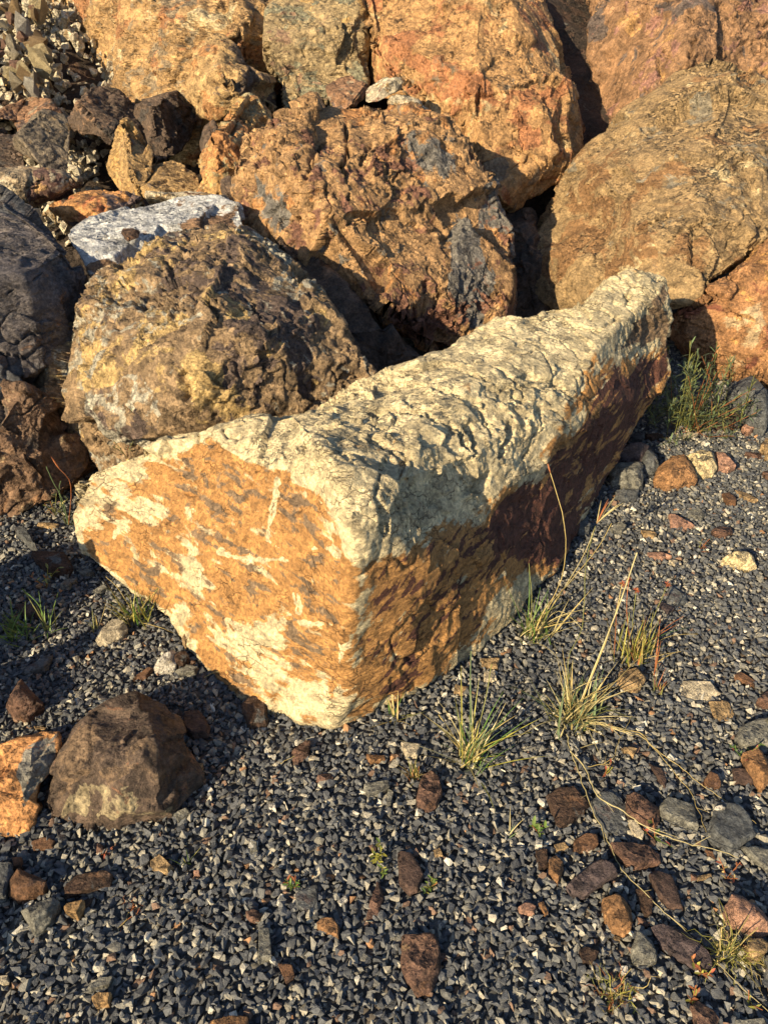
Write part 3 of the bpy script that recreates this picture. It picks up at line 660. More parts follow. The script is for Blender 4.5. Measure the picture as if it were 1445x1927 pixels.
rk('grey-brown faceted block leaning left, front-most of the dark rocks at the left', [(110, 590, 4.0), (100, 660, 3.9), (130, 790, 3.75), (260, 830, 3.7), (440, 810, 3.75), (480, 700, 3.85), (470, 500, 4.1), (430, 440, 4.18), (300, 420, 4.2), (200, 500, 4.08)],
   [(215, 680, 3.68), (230, 540, 3.82), (300, 660, 3.64), (420, 690, 3.72), (300, 760, 3.7)], .45, mB, 201, fac=.14, masks=[])
rk('tan jagged block with a sunlit face standing beside the grey-brown faceted block', [(480, 660, 4.0), (540, 560, 4.1), (680, 490, 4.18), (820, 460, 4.2), (860, 480, 4.18), (930, 560, 4.15), (1010, 680, 4.1), (1005, 760, 4.0), (960, 860, 3.8), (880, 960, 3.7), (760, 970, 3.68), (600, 930, 3.7), (520, 800, 3.85)],
   [(700, 600, 3.86), (860, 560, 3.9), (880, 720, 3.76), (700, 760, 3.72), (600, 690, 3.86), (720, 860, 3.64)], .45, mT, 211, fac=.2, masks=[(1, [(135, 300), (170, 280), (150, 330)], .4, 10)])
rk('tan rectangular block with a dark right end next to the ochre boulder', [(850, 760, 3.94), (920, 735, 4.0), (1100, 750, 4.02), (1190, 712, 4.04), (1260, 735, 4.02), (1345, 790, 4.0), (1365, 970, 3.85), (1270, 975, 3.76), (1100, 975, 3.72), (960, 980, 3.74), (890, 880, 3.8)],
   [(900, 790, 3.84), (1250, 790, 3.82), (1270, 930, 3.72), (1050, 860, 3.70)], .4, mT, 221, fac=.14)
rk('dark jagged ridge-shaped rock below the yellow-ochre giant', [(430, 380, 4.9), (450, 280, 5.0), (520, 290, 5.0), (680, 245, 5.05), (800, 265, 5.05), (900, 330, 5.0), (1000, 430, 4.9), (1025, 510, 4.8), (900, 520, 4.7), (700, 520, 4.55), (560, 560, 4.5), (460, 520, 4.6)],
   [(560, 360, 4.7), (720, 380, 4.72), (860, 440, 4.66), (600, 450, 4.56)], .6, mD, 231, vox=.01, fac=.24, masks=[(0, [(120, 180), (160, 180), (175, 220), (130, 230)], .4, 12)])
rk('very dark shaded rock in the hollow left of the ochre boulder', [(900, 540, 4.8), (960, 370, 5.0), (1100, 330, 5.05), (1200, 300, 5.05), (1320, 360, 5.0), (1360, 460, 4.9), (1320, 640, 4.7), (1200, 700, 4.5), (1000, 690, 4.5)],
   [(1100, 460, 4.7), (1200, 560, 4.55), (1050, 560, 4.6)], .6, mD, 241, vox=.010, fac=.24)
rk('red-brown wedge rock with a sunlit left corner behind the grey-brown faceted block', [(0, 330, 5.1), (90, 250, 5.2), (200, 280, 5.15), (330, 330, 5.1), (430, 430, 4.9), (420, 520, 4.6), (250, 560, 4.5), (100, 520, 4.6), (40, 420, 4.8)],
   [(150, 330, 4.85), (230, 390, 4.75), (120, 440, 4.7), (330, 420, 4.75)], .5, mR, 251, vox=.01, fac=.16)
rk('brown rock at the left edge below the pale rubble', [(-200, 280, 5.2), (0, 230, 5.3), (60, 250, 5.25), (130, 290, 5.15), (110, 400, 5.0), (60, 440, 4.85), (0, 440, 4.8), (-200, 460, 4.7)],
   [(0, 330, 5.0), (60, 350, 4.95)], .5, mR, 261, vox=.01, fac=.18)
rk('almost black rock at the left edge under the brown rocks', [(-200, 560, 4.3), (0, 575, 4.25), (100, 560, 4.25), (130, 640, 4.1), (130, 790, 3.9), (60, 830, 3.8), (-200, 840, 3.7)],
   [(30, 680, 3.95), (-50, 700, 3.9)], .5, mD, 271, fac=.2)
rk('yellowish weathered rock at the left edge directly below the pale rubble', [(-150, 150, 6.0), (0, 130, 6.0), (90, 150, 5.9), (180, 200, 5.8), (290, 270, 5.6), (330, 330, 5.4), (160, 310, 5.3), (40, 240, 5.4), (-150, 260, 5.4)],
   [(60, 180, 5.6), (180, 250, 5.45)], .5, M('yellow_weathered_rock', ('yellow', 'orange', 'tan', 'brown'), (.2, .3, .2), 7, seed=24), 281, vox=.011, fac=.18)
rk('shadowed brown rock between the tan rectangular block and the ochre boulder', [(1330, 640, 4.4), (1370, 520, 4.5), (1445, 470, 4.5), (1500, 560, 4.4), (1440, 800, 4.1), (1360, 800, 4.1)], [(1420, 620, 4.2)], .4, mD, 291, fac=.16)
boulder('rock', 'dark rock wedged against the lower left of the large cracked orange boulder',
        [(486, 470, 3.42), (500, 448, 3.46), (528, 442, 3.48), (560, 470, 3.5), (600, 500, 3.5), (700, 600, 3.5), (790, 690, 3.5), (700, 740, 3.3), (600, 660, 3.2), (540, 560, 3.22), (500, 500, 3.3)],
        [(540, 490, 3.36), (600, 580, 3.34), (680, 660, 3.34)], .5, mD, vox=.008, smooth=1, seed=301, rough=.02, fac=.5, step=.02, fine=.004, cat='rock')
boulder('rock', 'small purple-brown lump on the lower left corner of the ochre boulder',
        [(412, 372, 3.76), (412, 345, 3.8), (430, 334, 3.82), (452, 340, 3.8), (448, 380, 3.74)], [(430, 355, 3.7)], .15, mD, vox=.006, smooth=1, seed=311, rough=.008, fac=.25, step=.006, fine=.002, cat='rock')
boulder('rock', 'lower dark rock in the gap between the cracked orange boulder and the tan pointed boulder',
        [(940, 420, 4.5), (1010, 400, 4.6), (1060, 500, 4.4), (1060, 600, 4.2), (980, 640, 4.1), (940, 560, 4.2)], [(1000, 500, 4.3)], .6, mD, vox=.012, smooth=1, seed=321, rough=.02, fac=.4, step=.02, fine=.004, cat='rock')

# stones lodged on top of the cracked orange boulder -----------------------------------
def rv(label, o, i, th, mat, seed, **k):
    d = dict(small_, cat='stone'); d.update(k)
    return boulder('stone', label, zp('V', o), zp('V', i), th, mat, seed=seed, **d)
rv('brown rounded stone lodged under the greenish-grey upright boulder', [(700, 300, 4.38), (760, 255, 4.42), (820, 250, 4.42), (890, 295, 4.4), (885, 370, 4.3), (850, 402, 4.26), (760, 385, 4.28), (705, 360, 4.3)], [(790, 320, 4.24), (840, 340, 4.24)], .2, mR, 331, vox=.007, fac=.18)
rv('pale angular stone standing upright below the giant orange-brown boulder', [(890, 290, 4.34), (990, 262, 4.36), (1050, 262, 4.36), (1060, 325, 4.28), (1000, 355, 4.24), (925, 408, 4.2), (888, 370, 4.24)], [(930, 320, 4.18), (1030, 300, 4.26)], .15, M('pale_stone', ('pale', 'pink', 'tan', 'grey'), (.25, .2, .1), 12, seed=25), 341, vox=.006, fac=.16)
rv('thin pale ledge of stone wedged along the top edge of the cracked orange boulder', [(1000, 370, 4.26), (1060, 350, 4.3), (1160, 372, 4.26), (1260, 440, 4.16), (1290, 490, 4.1), (1200, 430, 4.12), (1080, 400, 4.18), (1010, 390, 4.2)], [(1120, 385, 4.16)], .2, M('ledge_stone', ('pale', 'tan', 'grey', 'brown'), (.3, .2, .1), 12, seed=26), 351, vox=.006, fac=.3, cat='stone')

# the pair of rocks on the gravel at lower left -----------------------------------------
boulder('rock', 'squat dark-brown rock with a yellowish lower rim on the gravel at lower left',
        zp('L', [(255, 640, 0.056), (330, 540, 0.089), (380, 400, 0.112), (430, 280, 0.134), (530, 185, 0.145), (620, 130, 0.139), (760, 85, 0.134), (880, 105, 0.112), (950, 170, 0.095), (1000, 250, 0.078), (1080, 380, 0.056), (1118, 540, 0.034), (1080, 640, 0.016), (1010, 700, 0.006), (940, 790, 0.000), (710, 830, -0.006), (500, 825, 0.000), (340, 785, 0.000), (275, 690, 0.022)]),
        zp('L', [(530, 260, 0.167), (500, 480, 0.151), (540, 610, 0.123), (700, 590, 0.134), (900, 600, 0.112), (880, 350, 0.151), (850, 150, 0.151), (740, 400, 0.173), (340, 700, 0.056), (1000, 520, 0.072), (700, 720, 0.067)]),
        .22, M('dark_crusted_rock', ((.11, .078, .06), (.19, .13, .085), (.30, .25, .16), (.24, .13, .08)), (.26, -.02, .10), 12, seed=27, vary=.6), vox=.0036, planes=(12, .08), smooth=1, seed=361, rough=.007, fac=.30, step=.007, fine=.002, cat='rock',
        masks=[(1, zp('L', [(280, 700), (480, 540), (560, 610), (700, 570), (900, 620), (970, 700), (940, 800), (350, 790)]), .42, 16), (0, zp('L', [(400, 300), (530, 200), (500, 500), (300, 680), (340, 560)]), .4, 12), (2, zp('L', [(880, 300), (1100, 400), (1100, 660), (960, 700)]), .25, 15)])
boulder('rock', 'bright orange rock with a grey upper patch cut by the left edge at lower left',
        zp('L', [(-260, 420, 0.067), (-60, 380, 0.089), (20, 350, 0.100), (110, 312, 0.112), (230, 298, 0.112), (310, 292, 0.106), (322, 350, 0.100), (290, 440, 0.089), (215, 560, 0.067), (212, 680, 0.039), (190, 760, 0.016), (130, 830, 0.000), (40, 885, -0.006), (-60, 860, 0.000), (-260, 800, 0.000)]),
        zp('L', [(120, 420, 0.128), (180, 480, 0.112), (140, 620, 0.078), (20, 560, 0.106), (130, 750, 0.034), (-80, 600, 0.106)]),
        .2, M('orange_patch_rock', ((.60, .30, .12), (.24, .23, .205), (.50, .22, .08), (.2, .12, .08)), (.04, .25, .05), 9, seed=28, vary=.35), vox=.0036, planes=(12, .08), smooth=1, seed=371, rough=.006, fac=.22, step=.006, fine=.0015, cat='rock',
        masks=[(0, zp('L', [(150, 320), (320, 290), (300, 460), (200, 620), (140, 690), (120, 560), (80, 480), (100, 390)]), .75, 8)])

# boulders of the same pile that go on outside the left edge of the picture (their shade falls on the left of the ground)
def off(label, c, r, mat, seed, cat='boulder', **k):
    rnd = random.Random(seed); bm = bmesh.new()
    for q in range(26):
        v = Vector((rnd.gauss(0, 1), rnd.gauss(0, 1), rnd.gauss(0, 1))).normalized()
        bm.verts.new(Vector(c) + Vector((v.x * r[0], v.y * r[1], v.z * r[2])))
    bmesh.ops.convex_hull(bm, input=bm.verts)
    bmesh.ops.delete(bm, geom=[v for v in bm.verts if not v.link_faces], context='VERTS')
    me = voxel_mesh(bm, .022, 1)
    d = dict(rough=.02, fac=.3, step=.02, fine=.003, strata=None); d.update(k)
    return finish_rock('boulder', me, Vector((c[0], c[1], c[2] - r[2] * .9)), seed, 1.0, mat, (), label, cat, None, (), (), **d)
off('tall brown boulder outside the left edge beside the blue-grey one', (-3.05, 1.30, .70), (.62, .62, 1.15), mR, 401)
off('low tan boulder outside the left edge beside the orange patched rock', (-1.60, 1.32, .12), (.34, .34, .42), mT, 402)
off('small grey boulder outside the left edge touching the orange patched rock', (-1.30, 1.10, .06), (.17, .2, .32), mB, 405)
off('middle-sized brown boulder outside the left edge', (-2.35, 1.55, .2), (.40, .42, .46), mB, 403)
off('small dark boulder outside the left edge near the bottom corner', (-1.12, .48, .04), (.24, .20, .27), mD, 404)
# ------------------------------------------------------------------ gravel: tens of thousands of small angular chips, one object
def gravel_mat():
    b = N('crushed_gravel')
    tc = b.n('ShaderNodeTexCoord').outputs['Object']
    a = b.n('ShaderNodeAttribute', attribute_name='tint').outputs['Color']
    n1 = b.noise(tc, 160, 5, .65)
    col = b.mix(b.ramp(n1, .32, .68), b.mix(1.0, a, (.66, .66, .68), 'MULTIPLY'), b.mix(1.0, a, (1.35, 1.32, 1.25), 'MULTIPLY'))
    bp = b.n('ShaderNodeBump', {'Strength': .8, 'Distance': .004, 'Height': b.noise(tc, 260, 4, .7)})
    bs = b.n('ShaderNodeBsdfPrincipled', {'Base Color': col, 'Roughness': .72, 'Normal': bp.outputs[0], 'Specular IOR Level': .4})
    b.t.links.new(bs.outputs[0], b.out.inputs[0])
    return b.m

def build_gravel():
    R = np.random.RandomState(4)
    # a dozen chip shapes: convex hulls of jittered points
    shapes = []
    for k in range(16):
        bm = bmesh.new()
        n = R.randint(9, 13)
        p = R.normal(size=(n, 3)); p /= np.linalg.norm(p, axis=1)[:, None]
        p = np.sign(p) * np.abs(p) ** .75
        for q in p * (.82 + .3 * R.rand(n, 1)): bm.verts.new(q)
        bmesh.ops.convex_hull(bm, input=bm.verts)
        bmesh.ops.triangulate(bm, faces=bm.faces)
        bmesh.ops.delete(bm, geom=[v for v in bm.verts if not v.link_faces], context='VERTS')
        bm.verts.index_update()
        v = np.array([x.co for x in bm.verts], np.float32); f = np.array([[q.index for q in x.verts] for x in bm.faces], np.int32)
        shapes.append((v, f)); bm.free()
    sp = .0140
    pts = []
    def lay(x0, x1, y0, y1, sp, zlo, zhi, lo, hi):
        X, Y = np.meshgrid(np.arange(x0, x1, sp), np.arange(y0, y1, sp * .88))
        X = X + (np.arange(X.shape[0]) % 2)[:, None] * sp * .5
        X = X + R.uniform(-.45, .45, X.shape) * sp; Y = Y + R.uniform(-.45, .45, X.shape) * sp
        P = np.stack([X.ravel(), Y.ravel(), R.uniform(zlo, zhi, X.size), R.uniform(0, 1, X.size) ** 1.6 * (hi - lo) + lo], 1)
        return P
    A = lay(-2.6, 2.9, .30, 4.1, sp, -.004, .005, .0066, .0135)
    B = lay(-2.6, 2.9, .30, 4.1, sp * 2.1, .003, .009, .0050, .0120)
    P = np.concatenate([A, B])
    uv = pix(np.stack([P[:, 0], P[:, 1], np.zeros(len(P))], 1))
    keep = (uv[:, 0] > -420) & (uv[:, 0] < 1860) & (uv[:, 1] < 2200) & (uv[:, 1] > 640)
    hid = poly_soft(uv, [(200, 980), (330, 830), (700, 690), (1230, 560), (1240, 700), (1120, 880), (960, 1110), (650, 1290), (420, 1200)], 1) > .5
    hid2 = poly_soft(uv, [(-60, 700), (300, 500), (1000, 480), (1240, 560), (700, 690), (330, 830), (60, 880)], 1) > .5
    P = P[keep & ~hid & ~hid2]
    n = len(P)
    tone = R.rand(n)
    base = np.array([[.060, .066, .078], [.085, .092, .105], [.12, .125, .13], [.20, .195, .175], [.32, .30, .25], [.17, .11, .08], [.30, .17, .09], [.50, .48, .42]])
    prob = np.array([.27, .26, .19, .13, .085, .022, .006, .024])
    ci = R.choice(len(base), n, p=prob / prob.sum())
    tint = base[ci] * (.75 + .5 * R.rand(n, 1))
    # random orientation
    q = R.normal(size=(n, 4)); q /= np.linalg.norm(q, axis=1)[:, None]
    a, b_, c, d = q.T
    Rm = np.stack([np.stack([1 - 2 * (c * c + d * d), 2 * (b_ * c - a * d), 2 * (b_ * d + a * c)], 1),
                   np.stack([2 * (b_ * c + a * d), 1 - 2 * (b_ * b_ + d * d), 2 * (c * d - a * b_)], 1),
                   np.stack([2 * (b_ * d - a * c), 2 * (c * d + a * b_), 1 - 2 * (b_ * b_ + c * c)], 1)], 1).astype(np.float32)
    stretch = np.stack([R.uniform(1.0, 1.45, n), R.uniform(.75, 1.05, n), R.uniform(.5, .85, n)], 1).astype(np.float32)
    gz = .012 * np.sin(P[:, 0] * 2.1 + P[:, 1] * .7) * np.cos(P[:, 1] * 1.7 - P[:, 0] * .4)
    kind = R.randint(0, len(shapes), n)
    Vs, Fs, Cs = [], [], []; off = 0
    for k, (v, f) in enumerate(shapes):
        I = np.where(kind == k)[0]
        L = v[None] * stretch[I][:, None, :] * P[I, 3][:, None, None]
        Wd = np.einsum('nij,nkj->nki', Rm[I], L)
        Wd[..., 2] *= .8
        Wd = Wd + np.stack([P[I, 0], P[I, 1], P[I, 2] + gz[I]], 1)[:, None, :]
        Vs.append(Wd.reshape(-1, 3)); m = len(v)
        Fs.append((f[None] + (np.arange(len(I)) * m)[:, None, None]).reshape(-1, 3) + off)
        Cs.append(np.repeat(tint[I], m, 0)); off += len(I) * m
    V = np.concatenate(Vs); Fc = np.concatenate(Fs); Cc = np.concatenate(Cs)
    me = mesh_np('gravel', V, Fc, smooth=False)
    at2 = me.attributes.new('tint', 'FLOAT_COLOR', 'POINT')
    z = np.ones((len(V), 4), np.float32); z[:, :3] = Cc; at2.data.foreach_set('color', z.ravel())
    o = link('gravel', me, gravel_mat())
    tag(o, 'loose dark blue-grey crushed gravel covering the ground', 'gravel', kind='stuff')
    print('gravel chips', n, 'tris', len(Fc))
build_gravel()
# ------------------------------------------------------------------ loose stones lying on the gravel
def sm(name, *pal, bias=(.25, .2, .05), sc=16, frac=1.5, **k):
    return rock_mat('stone_' + name, pal, bias, sc, fine=1.4, frac=frac, **k)
SM = dict(
    rust=sm('rust', 'rust', 'brown', 'tan', 'grey', bias=(.3, .12, 0), seed=31),
    orange=sm('orange', 'orange', 'ochre', 'brown', 'grey', bias=(.3, .2, 0), seed=32),
    brown=sm('brown', 'brown', 'rust', 'tan', 'grey', bias=(.25, .1, .05), seed=33),
    dark=sm('dark', 'dkbrown', 'slate', 'brown', 'tan', bias=(.3, .2, 0), seed=34),
    darkred=sm('darkred', (.095, .06, .05), 'dkbrown', 'rust', 'tan', bias=(.3, .2, 0), seed=35),
    grey=sm('grey', (.20, .20, .18), 'gygreen', 'brown', 'pale', bias=(.25, .1, .02), seed=36),
    slate=sm('slate', 'slate', 'grey', 'purple', 'tan', bias=(.28, .25, 0), seed=37),
    purple=sm('purple', 'purple', 'dkbrown', 'grey', 'tan', bias=(.25, .2, .12), seed=38),
    tan=sm('tan', 'tan', 'ochre', 'brown', 'pale', bias=(.28, .15, .1), seed=39),
    pale=sm('pale', 'pale', 'tan', 'grey', 'cream', bias=(.25, .2, .2), seed=40),
    cream=sm('cream', 'cream', 'rust', 'tan', 'pale', bias=(.12, .2, .1), seed=41),
    white=sm('white', (.62, .60, .55), 'pale', 'grey', 'white', bias=(.2, .1, .1), seed=42),
    pink=sm('pink', 'pink', 'rust', 'grey', 'pale', bias=(.2, .15, .1), seed=43))
ST = [
 ('L', [(125, -12), (245, 115), (200, 165), (155, 205), (100, 185), (40, 130), (70, 70)], 9, 'rust', 'pyramid-shaped rust-brown stone with a sunlit tip near the left edge', .45),
 ('L', [(205, 248), (270, 250), (262, 270), (215, 265)], 1.2, 'tan', 'thin tan chip just above the orange rock at lower left'),
 ('L', [(1060, 160), (1130, 150), (1195, 240), (1180, 290), (1100, 300), (1040, 240)], 4, 'darkred', 'dark rust stone in shade right above the squat dark-brown rock'),
 ('L', [(1105, 445), (1155, 450), (1160, 520), (1130, 530), (1100, 500)], 3.5, 'tan', 'small tan stone touching the right side of the squat dark-brown rock'),
 ('L', [(990, 740), (1060, 700), (1085, 730), (1020, 780)], 1.8, 'grey', 'flat grey-brown stone at the right foot of the squat dark-brown rock'),
 ('L', [(865, 1000), (910, 965), (985, 1040), (960, 1075), (870, 1050)], 2.6, 'tan', 'lumpy tan-brown stone below and right of the squat dark-brown rock'),
 ('L', [(1105, 1060), (1135, 1055), (1138, 1085), (1108, 1088)], 1.6, 'pink', 'tiny pink square pebble near the small yellow grass sprout at lower left'),
 ('L', [(380, 1150), (450, 1080), (600, 1065), (630, 1090), (620, 1140), (480, 1190), (390, 1215)], 3, 'dark', 'flat black-brown stone above the bright ochre stone at lower left'),
 ('L', [(385, 1245), (475, 1230), (480, 1260), (450, 1330), (390, 1310), (372, 1270)], 4, 'ochre', 'bright ochre stone catching the sun near the bottom left'),
 ('L', [(480, 1225), (545, 1215), (510, 1260), (470, 1290)], 1.8, 'dark', 'dark sliver of stone behind the bright ochre stone'),
 ('L', [(130, 1285), (225, 1240), (290, 1215), (330, 1240), (290, 1340), (205, 1420), (175, 1380)], 6, 'grey', 'grey-tan wedge stone left of the bright ochre stone', .6),
 ('L', [(70, 1110), (110, 1050), (165, 1075), (255, 1120), (240, 1170), (160, 1210), (100, 1230), (60, 1190)], 6, 'brown', 'brown angular stone with a pale ridge beside the grey slab at the left edge', .5),
 ('L', [(-40, 1020), (60, 1020), (70, 1060), (40, 1220), (-40, 1240)], 5, 'slate', 'dark grey slab cut by the left edge below the orange rock'),
 ('L', [(75, 985), (125, 985), (130, 1040), (90, 1050)], 2.4, 'brown', 'small brown stone above the brown angular stone at the left'),
 ('L', [(190, 900), (260, 870), (310, 890), (300, 930), (200, 945)], 1.8, 'brown', 'flat brown stone with an orange corner below the orange rock'),
 ('L', [(560, 905), (590, 915), (595, 955), (555, 960)], 1.8, 'rust', 'small red pebble below the squat dark-brown rock'),
 ('L', [(525, 1780), (560, 1750), (625, 1750), (620, 1815), (545, 1835)], 3.6, 'ochre', 'orange cube-like stone near the bottom edge at left'),
 ('L', [(505, 1730), (570, 1660), (635, 1660), (625, 1705), (520, 1750)], 2.4, 'grey', 'grey chip with a pale rim just above the orange cube-like stone'),
 ('L', [(-20, 1655), (45, 1650), (50, 1690), (20, 1710), (-20, 1700)], 2, 'pale', 'yellowish pebble cut by the left edge near the bottom'),
 ('L', [(330, 820), (370, 840), (400, 910), (340, 900)], 1.3, 'slate', 'flat dark chip under the yellowish rim of the squat rock'),
 ('M', [(500, 40), (528, 45), (520, 120), (465, 155), (440, 140), (435, 95)], 2.8, 'rust', 'leaf-shaped rust stone just in front of the lowest corner of the pale wedge'),
 ('M', [(840, 110), (930, 115), (935, 140), (860, 160), (845, 150)], 2.2, 'orange', 'small flat orange stone left of the short dry grass sprout'),
 ('M', [(575, 225), (640, 215), (650, 240), (600, 265), (568, 265)], 2, 'rust', 'small red-brown stone left of the grey lumpy stone in the middle'),
 ('M', [(830, 275), (950, 255), (955, 290), (900, 330), (850, 340), (825, 300)], 3, 'grey', 'grey lumpy stone in the middle of the lower gravel'),
 ('M', [(955, 300), (985, 320), (970, 390), (945, 395)], 2, 'grey', 'narrow grey stone touching the right end of the grey lumpy stone'),
 ('M', [(1110, 350), (1135, 280), (1150, 230), (1190, 210), (1225, 240), (1243, 320), (1215, 390), (1175, 428), (1115, 380)], 3.4, 'rust', 'large pinkish-rust stone standing below the short dry grass sprout'),
 ('M', [(1265, 255), (1295, 255), (1305, 280), (1275, 285)], 1.2, 'orange', 'tiny orange chip right of the pinkish-rust stone'),
 ('M', [(455, 880), (520, 845), (565, 830), (572, 1000), (550, 1005), (470, 945)], 1.5, 'slate', 'triangular grey slate below the small green seedling'),
 ('M', [(850, 930), (895, 815), (915, 845), (930, 910), (910, 970), (870, 1005), (835, 1020)], 2, 'rust', 'blade-shaped red-brown stone pointing up in the lower middle'),
 ('M', [(1010, 650), (1080, 655), (1110, 700), (1145, 780), (1110, 850), (1070, 870), (1020, 820), (1030, 700)], 2.6, 'darkred', 'dark red-brown oval stone between two yellow-green weeds'),
 ('M', [(570, 1030), (600, 1010), (650, 1010), (685, 1060), (680, 1115), (640, 1080), (575, 1060)], 2.5, 'orange', 'crescent-shaped stone with an orange lower edge in the lower middle'),
 ('M', [(185, 970), (225, 960), (268, 985), (250, 1020), (205, 1028), (190, 1005)], 2.8, 'rust', 'round red-brown pebble above the grey rectangular block'),
 ('M', [(255, 1065), (305, 1065), (305, 1150), (322, 1225), (250, 1245), (255, 1150)], 3, 'grey', 'grey rectangular block standing in the bottom gravel'),
 ('M', [(1030, 1110), (1190, 1110), (1225, 1180), (1230, 1290), (1180, 1410), (1110, 1420), (1080, 1370), (1040, 1300), (1028, 1200)], 3.2, 'rust', 'largest flat red-brown stone at the bottom with a split down its face'),
 ('M', [(0, 1560), (90, 1535), (180, 1545), (190, 1640), (-20, 1640)], 3, 'orange', 'orange stone cut by the bottom edge left of the middle'),
 ('M', [(1030, 50), (1130, 55), (1110, 120), (1055, 130)], 3, 'pale', 'pale grey stone behind the short dry grass sprout'),
 ('M', [(1235, 1205), (1265, 1200), (1275, 1235), (1240, 1245)], 1.5, 'rust', 'tiny red pebble right of the largest flat red-brown stone'),
 ('M', [(360, 1255), (430, 1260), (445, 1320), (400, 1370), (385, 1300)], 2, 'brown', 'small brown broken chip below the grey rectangular block'),
 ('M', [(515, 115), (560, 125), (550, 150), (520, 140)], 1.3, 'pale', 'small pale chip beside the leaf-shaped rust stone'),
 ('M', [(680, 915), (725, 885), (735, 910), (700, 940)], 1.2, 'white', 'whitish chip left of the blade-shaped red-brown stone'),
 ('M', [(1200, 640), (1235, 625), (1250, 665), (1210, 675)], 1.6, 'tan', 'small tan pebble up and right of the dark red oval stone'),
 ('M', [(200, 590), (240, 590), (245, 640), (210, 655)], 2, 'grey', 'pale green-grey pebble in the lower left of the sunlit gravel'),
 ('M', [(305, 385), (340, 380), (345, 420), (310, 420)], 1.8, 'white', 'white square pebble in the sunlit gravel below the pale wedge'),
 ('R', [(100, 160), (170, 110), (260, 115), (340, 215), (310, 260), (220, 330), (165, 345), (150, 270)], 2.6, 'dark', 'brown-black flat stone left of where the two dry stalks cross'),
 ('R', [(370, 200), (430, 140), (510, 125), (560, 200), (590, 290), (580, 370), (450, 370), (400, 290)], 2, 'slate', 'slate-grey flat stone under the dry stalk'),
 ('R', [(590, 160), (640, 140), (720, 200), (775, 240), (770, 310), (730, 360), (680, 340), (590, 270)], 4.5, 'rust', 'rust-edged block between the slate-grey stone and the grey fan-shaped stone', .6),
 ('R', [(785, 230), (840, 170), (920, 190), (980, 210), (1010, 310), (1000, 365), (880, 330), (800, 280)], 3.6, 'grey', 'grey fan-shaped stone above the long pale stalk'),
 ('R', [(590, 310), (630, 315), (680, 390), (670, 430), (610, 390)], 2, 'pale', 'pale green-grey wedge tucked under the long pale stalk'),
 ('R', [(1070, 400), (1110, 260), (1150, 215), (1250, 220), (1310, 270), (1360, 390), (1290, 450), (1210, 500), (1120, 450)], 4.5, 'slate', 'big dark stone with a tan corner at the right below the thin stalks'),
 ('R', [(1115, 235), (1150, 225), (1175, 250), (1150, 280), (1120, 270)], 5.5, 'white', 'white pebble lying against the big dark stone with a tan corner'),
 ('R', [(1285, 480), (1360, 470), (1460, 500), (1500, 640), (1440, 630), (1370, 560)], 3, 'grey', 'grey-green striped stone cut by the right edge in the lower part'),
 ('R', [(490, 455), (600, 445), (700, 460), (760, 520), (770, 570), (640, 600), (560, 570), (500, 510)], 3, 'rust', 'long red-brown lens-shaped stone beneath the long pale stalk'),
 ('R', [(260, 430), (330, 390), (390, 400), (395, 470), (330, 500), (265, 500)], 3, 'brown', 'grey-brown rounded stone left of the lens-shaped stone'),
 ('R', [(140, 460), (200, 445), (220, 480), (160, 505)], 1.8, 'tan', 'small tan stone left of the grey-brown rounded stone'),
 ('R', [(25, 495), (90, 490), (95, 590), (40, 620)], 2, 'dark', 'small dark upright stone left of the rusty orange lump'),
 ('R', [(105, 560), (150, 530), (185, 560), (190, 610), (155, 695), (105, 620)], 3, 'orange', 'rusty orange lump beside the small dark upright stone'),
 ('R', [(215, 710), (280, 650), (350, 590), (420, 570), (480, 585), (510, 640), (470, 680), (380, 720), (310, 790), (260, 770)], 3.4, 'purple', 'purple-black stone with a pale lower edge above the bright rust stone'),
 ('R', [(720, 650), (760, 620), (850, 650), (880, 720), (915, 850), (820, 840), (760, 750)], 2.5, 'darkred', 'dark brown flat stone right of the long dry stalk'),
 ('R', [(640, 740), (700, 745), (730, 800), (720, 890), (680, 900), (650, 820)], 2, 'dark', 'narrow dark brown stone left of the long dry stalk'),
 ('R', [(440, 800), (520, 770), (570, 820), (615, 920), (600, 980), (545, 1015), (490, 980), (450, 890)], 5.5, 'orange', 'bright rust stone with a shaded top in the lower right', .6),
 ('R', [(645, 905), (720, 940), (700, 965), (650, 950)], 1.5, 'rust', 'small rust chip right of the bright rust stone'),
 ('R', [(610, 1110), (650, 1000), (720, 1050), (760, 1130), (750, 1180), (700, 1205), (620, 1180)], 4, 'grey', 'grey-green triangular stone left of the large purple-grey slab', .6),
 ('R', [(745, 980), (800, 960), (930, 1000), (1010, 1080), (1085, 1150), (1080, 1210), (980, 1220), (900, 1160), (800, 1080)], 3, 'purple', 'large purple-grey slab just left of the end of the longest dry stalk'),
 ('R', [(960, 1010), (1040, 1020), (1090, 1090), (1050, 1100)], 2, 'slate', 'grey stone partly under the upper edge of the purple-grey slab'),
 ('R', [(1190, 840), (1230, 770), (1290, 790), (1400, 880), (1445, 940), (1430, 1000), (1370, 1010), (1260, 960), (1200, 920)], 7, 'pink', 'streaky brown and pinkish block at the right edge above the curly grass', .6),
 ('R', [(1300, 1100), (1340, 1040), (1400, 1040), (1440, 1080), (1400, 1150), (1340, 1170), (1305, 1140)], 5, 'tan', 'rounded tan stone just right of the curly grass'),
 ('R', [(1425, 1150), (1500, 1120), (1500, 1330), (1430, 1260)], 5, 'slate', 'grey stone cut by the right edge near the bottom'),
 ('R', [(290, 1110), (330, 1090), (400, 1120), (370, 1190), (310, 1190)], 2, 'dark', 'small black stone above the tangled straw tuft'),
 ('R', [(70, 1290), (100, 1290), (150, 1350), (120, 1370)], 1.2, 'pale', 'slim pale chip left of the tangled straw tuft'),
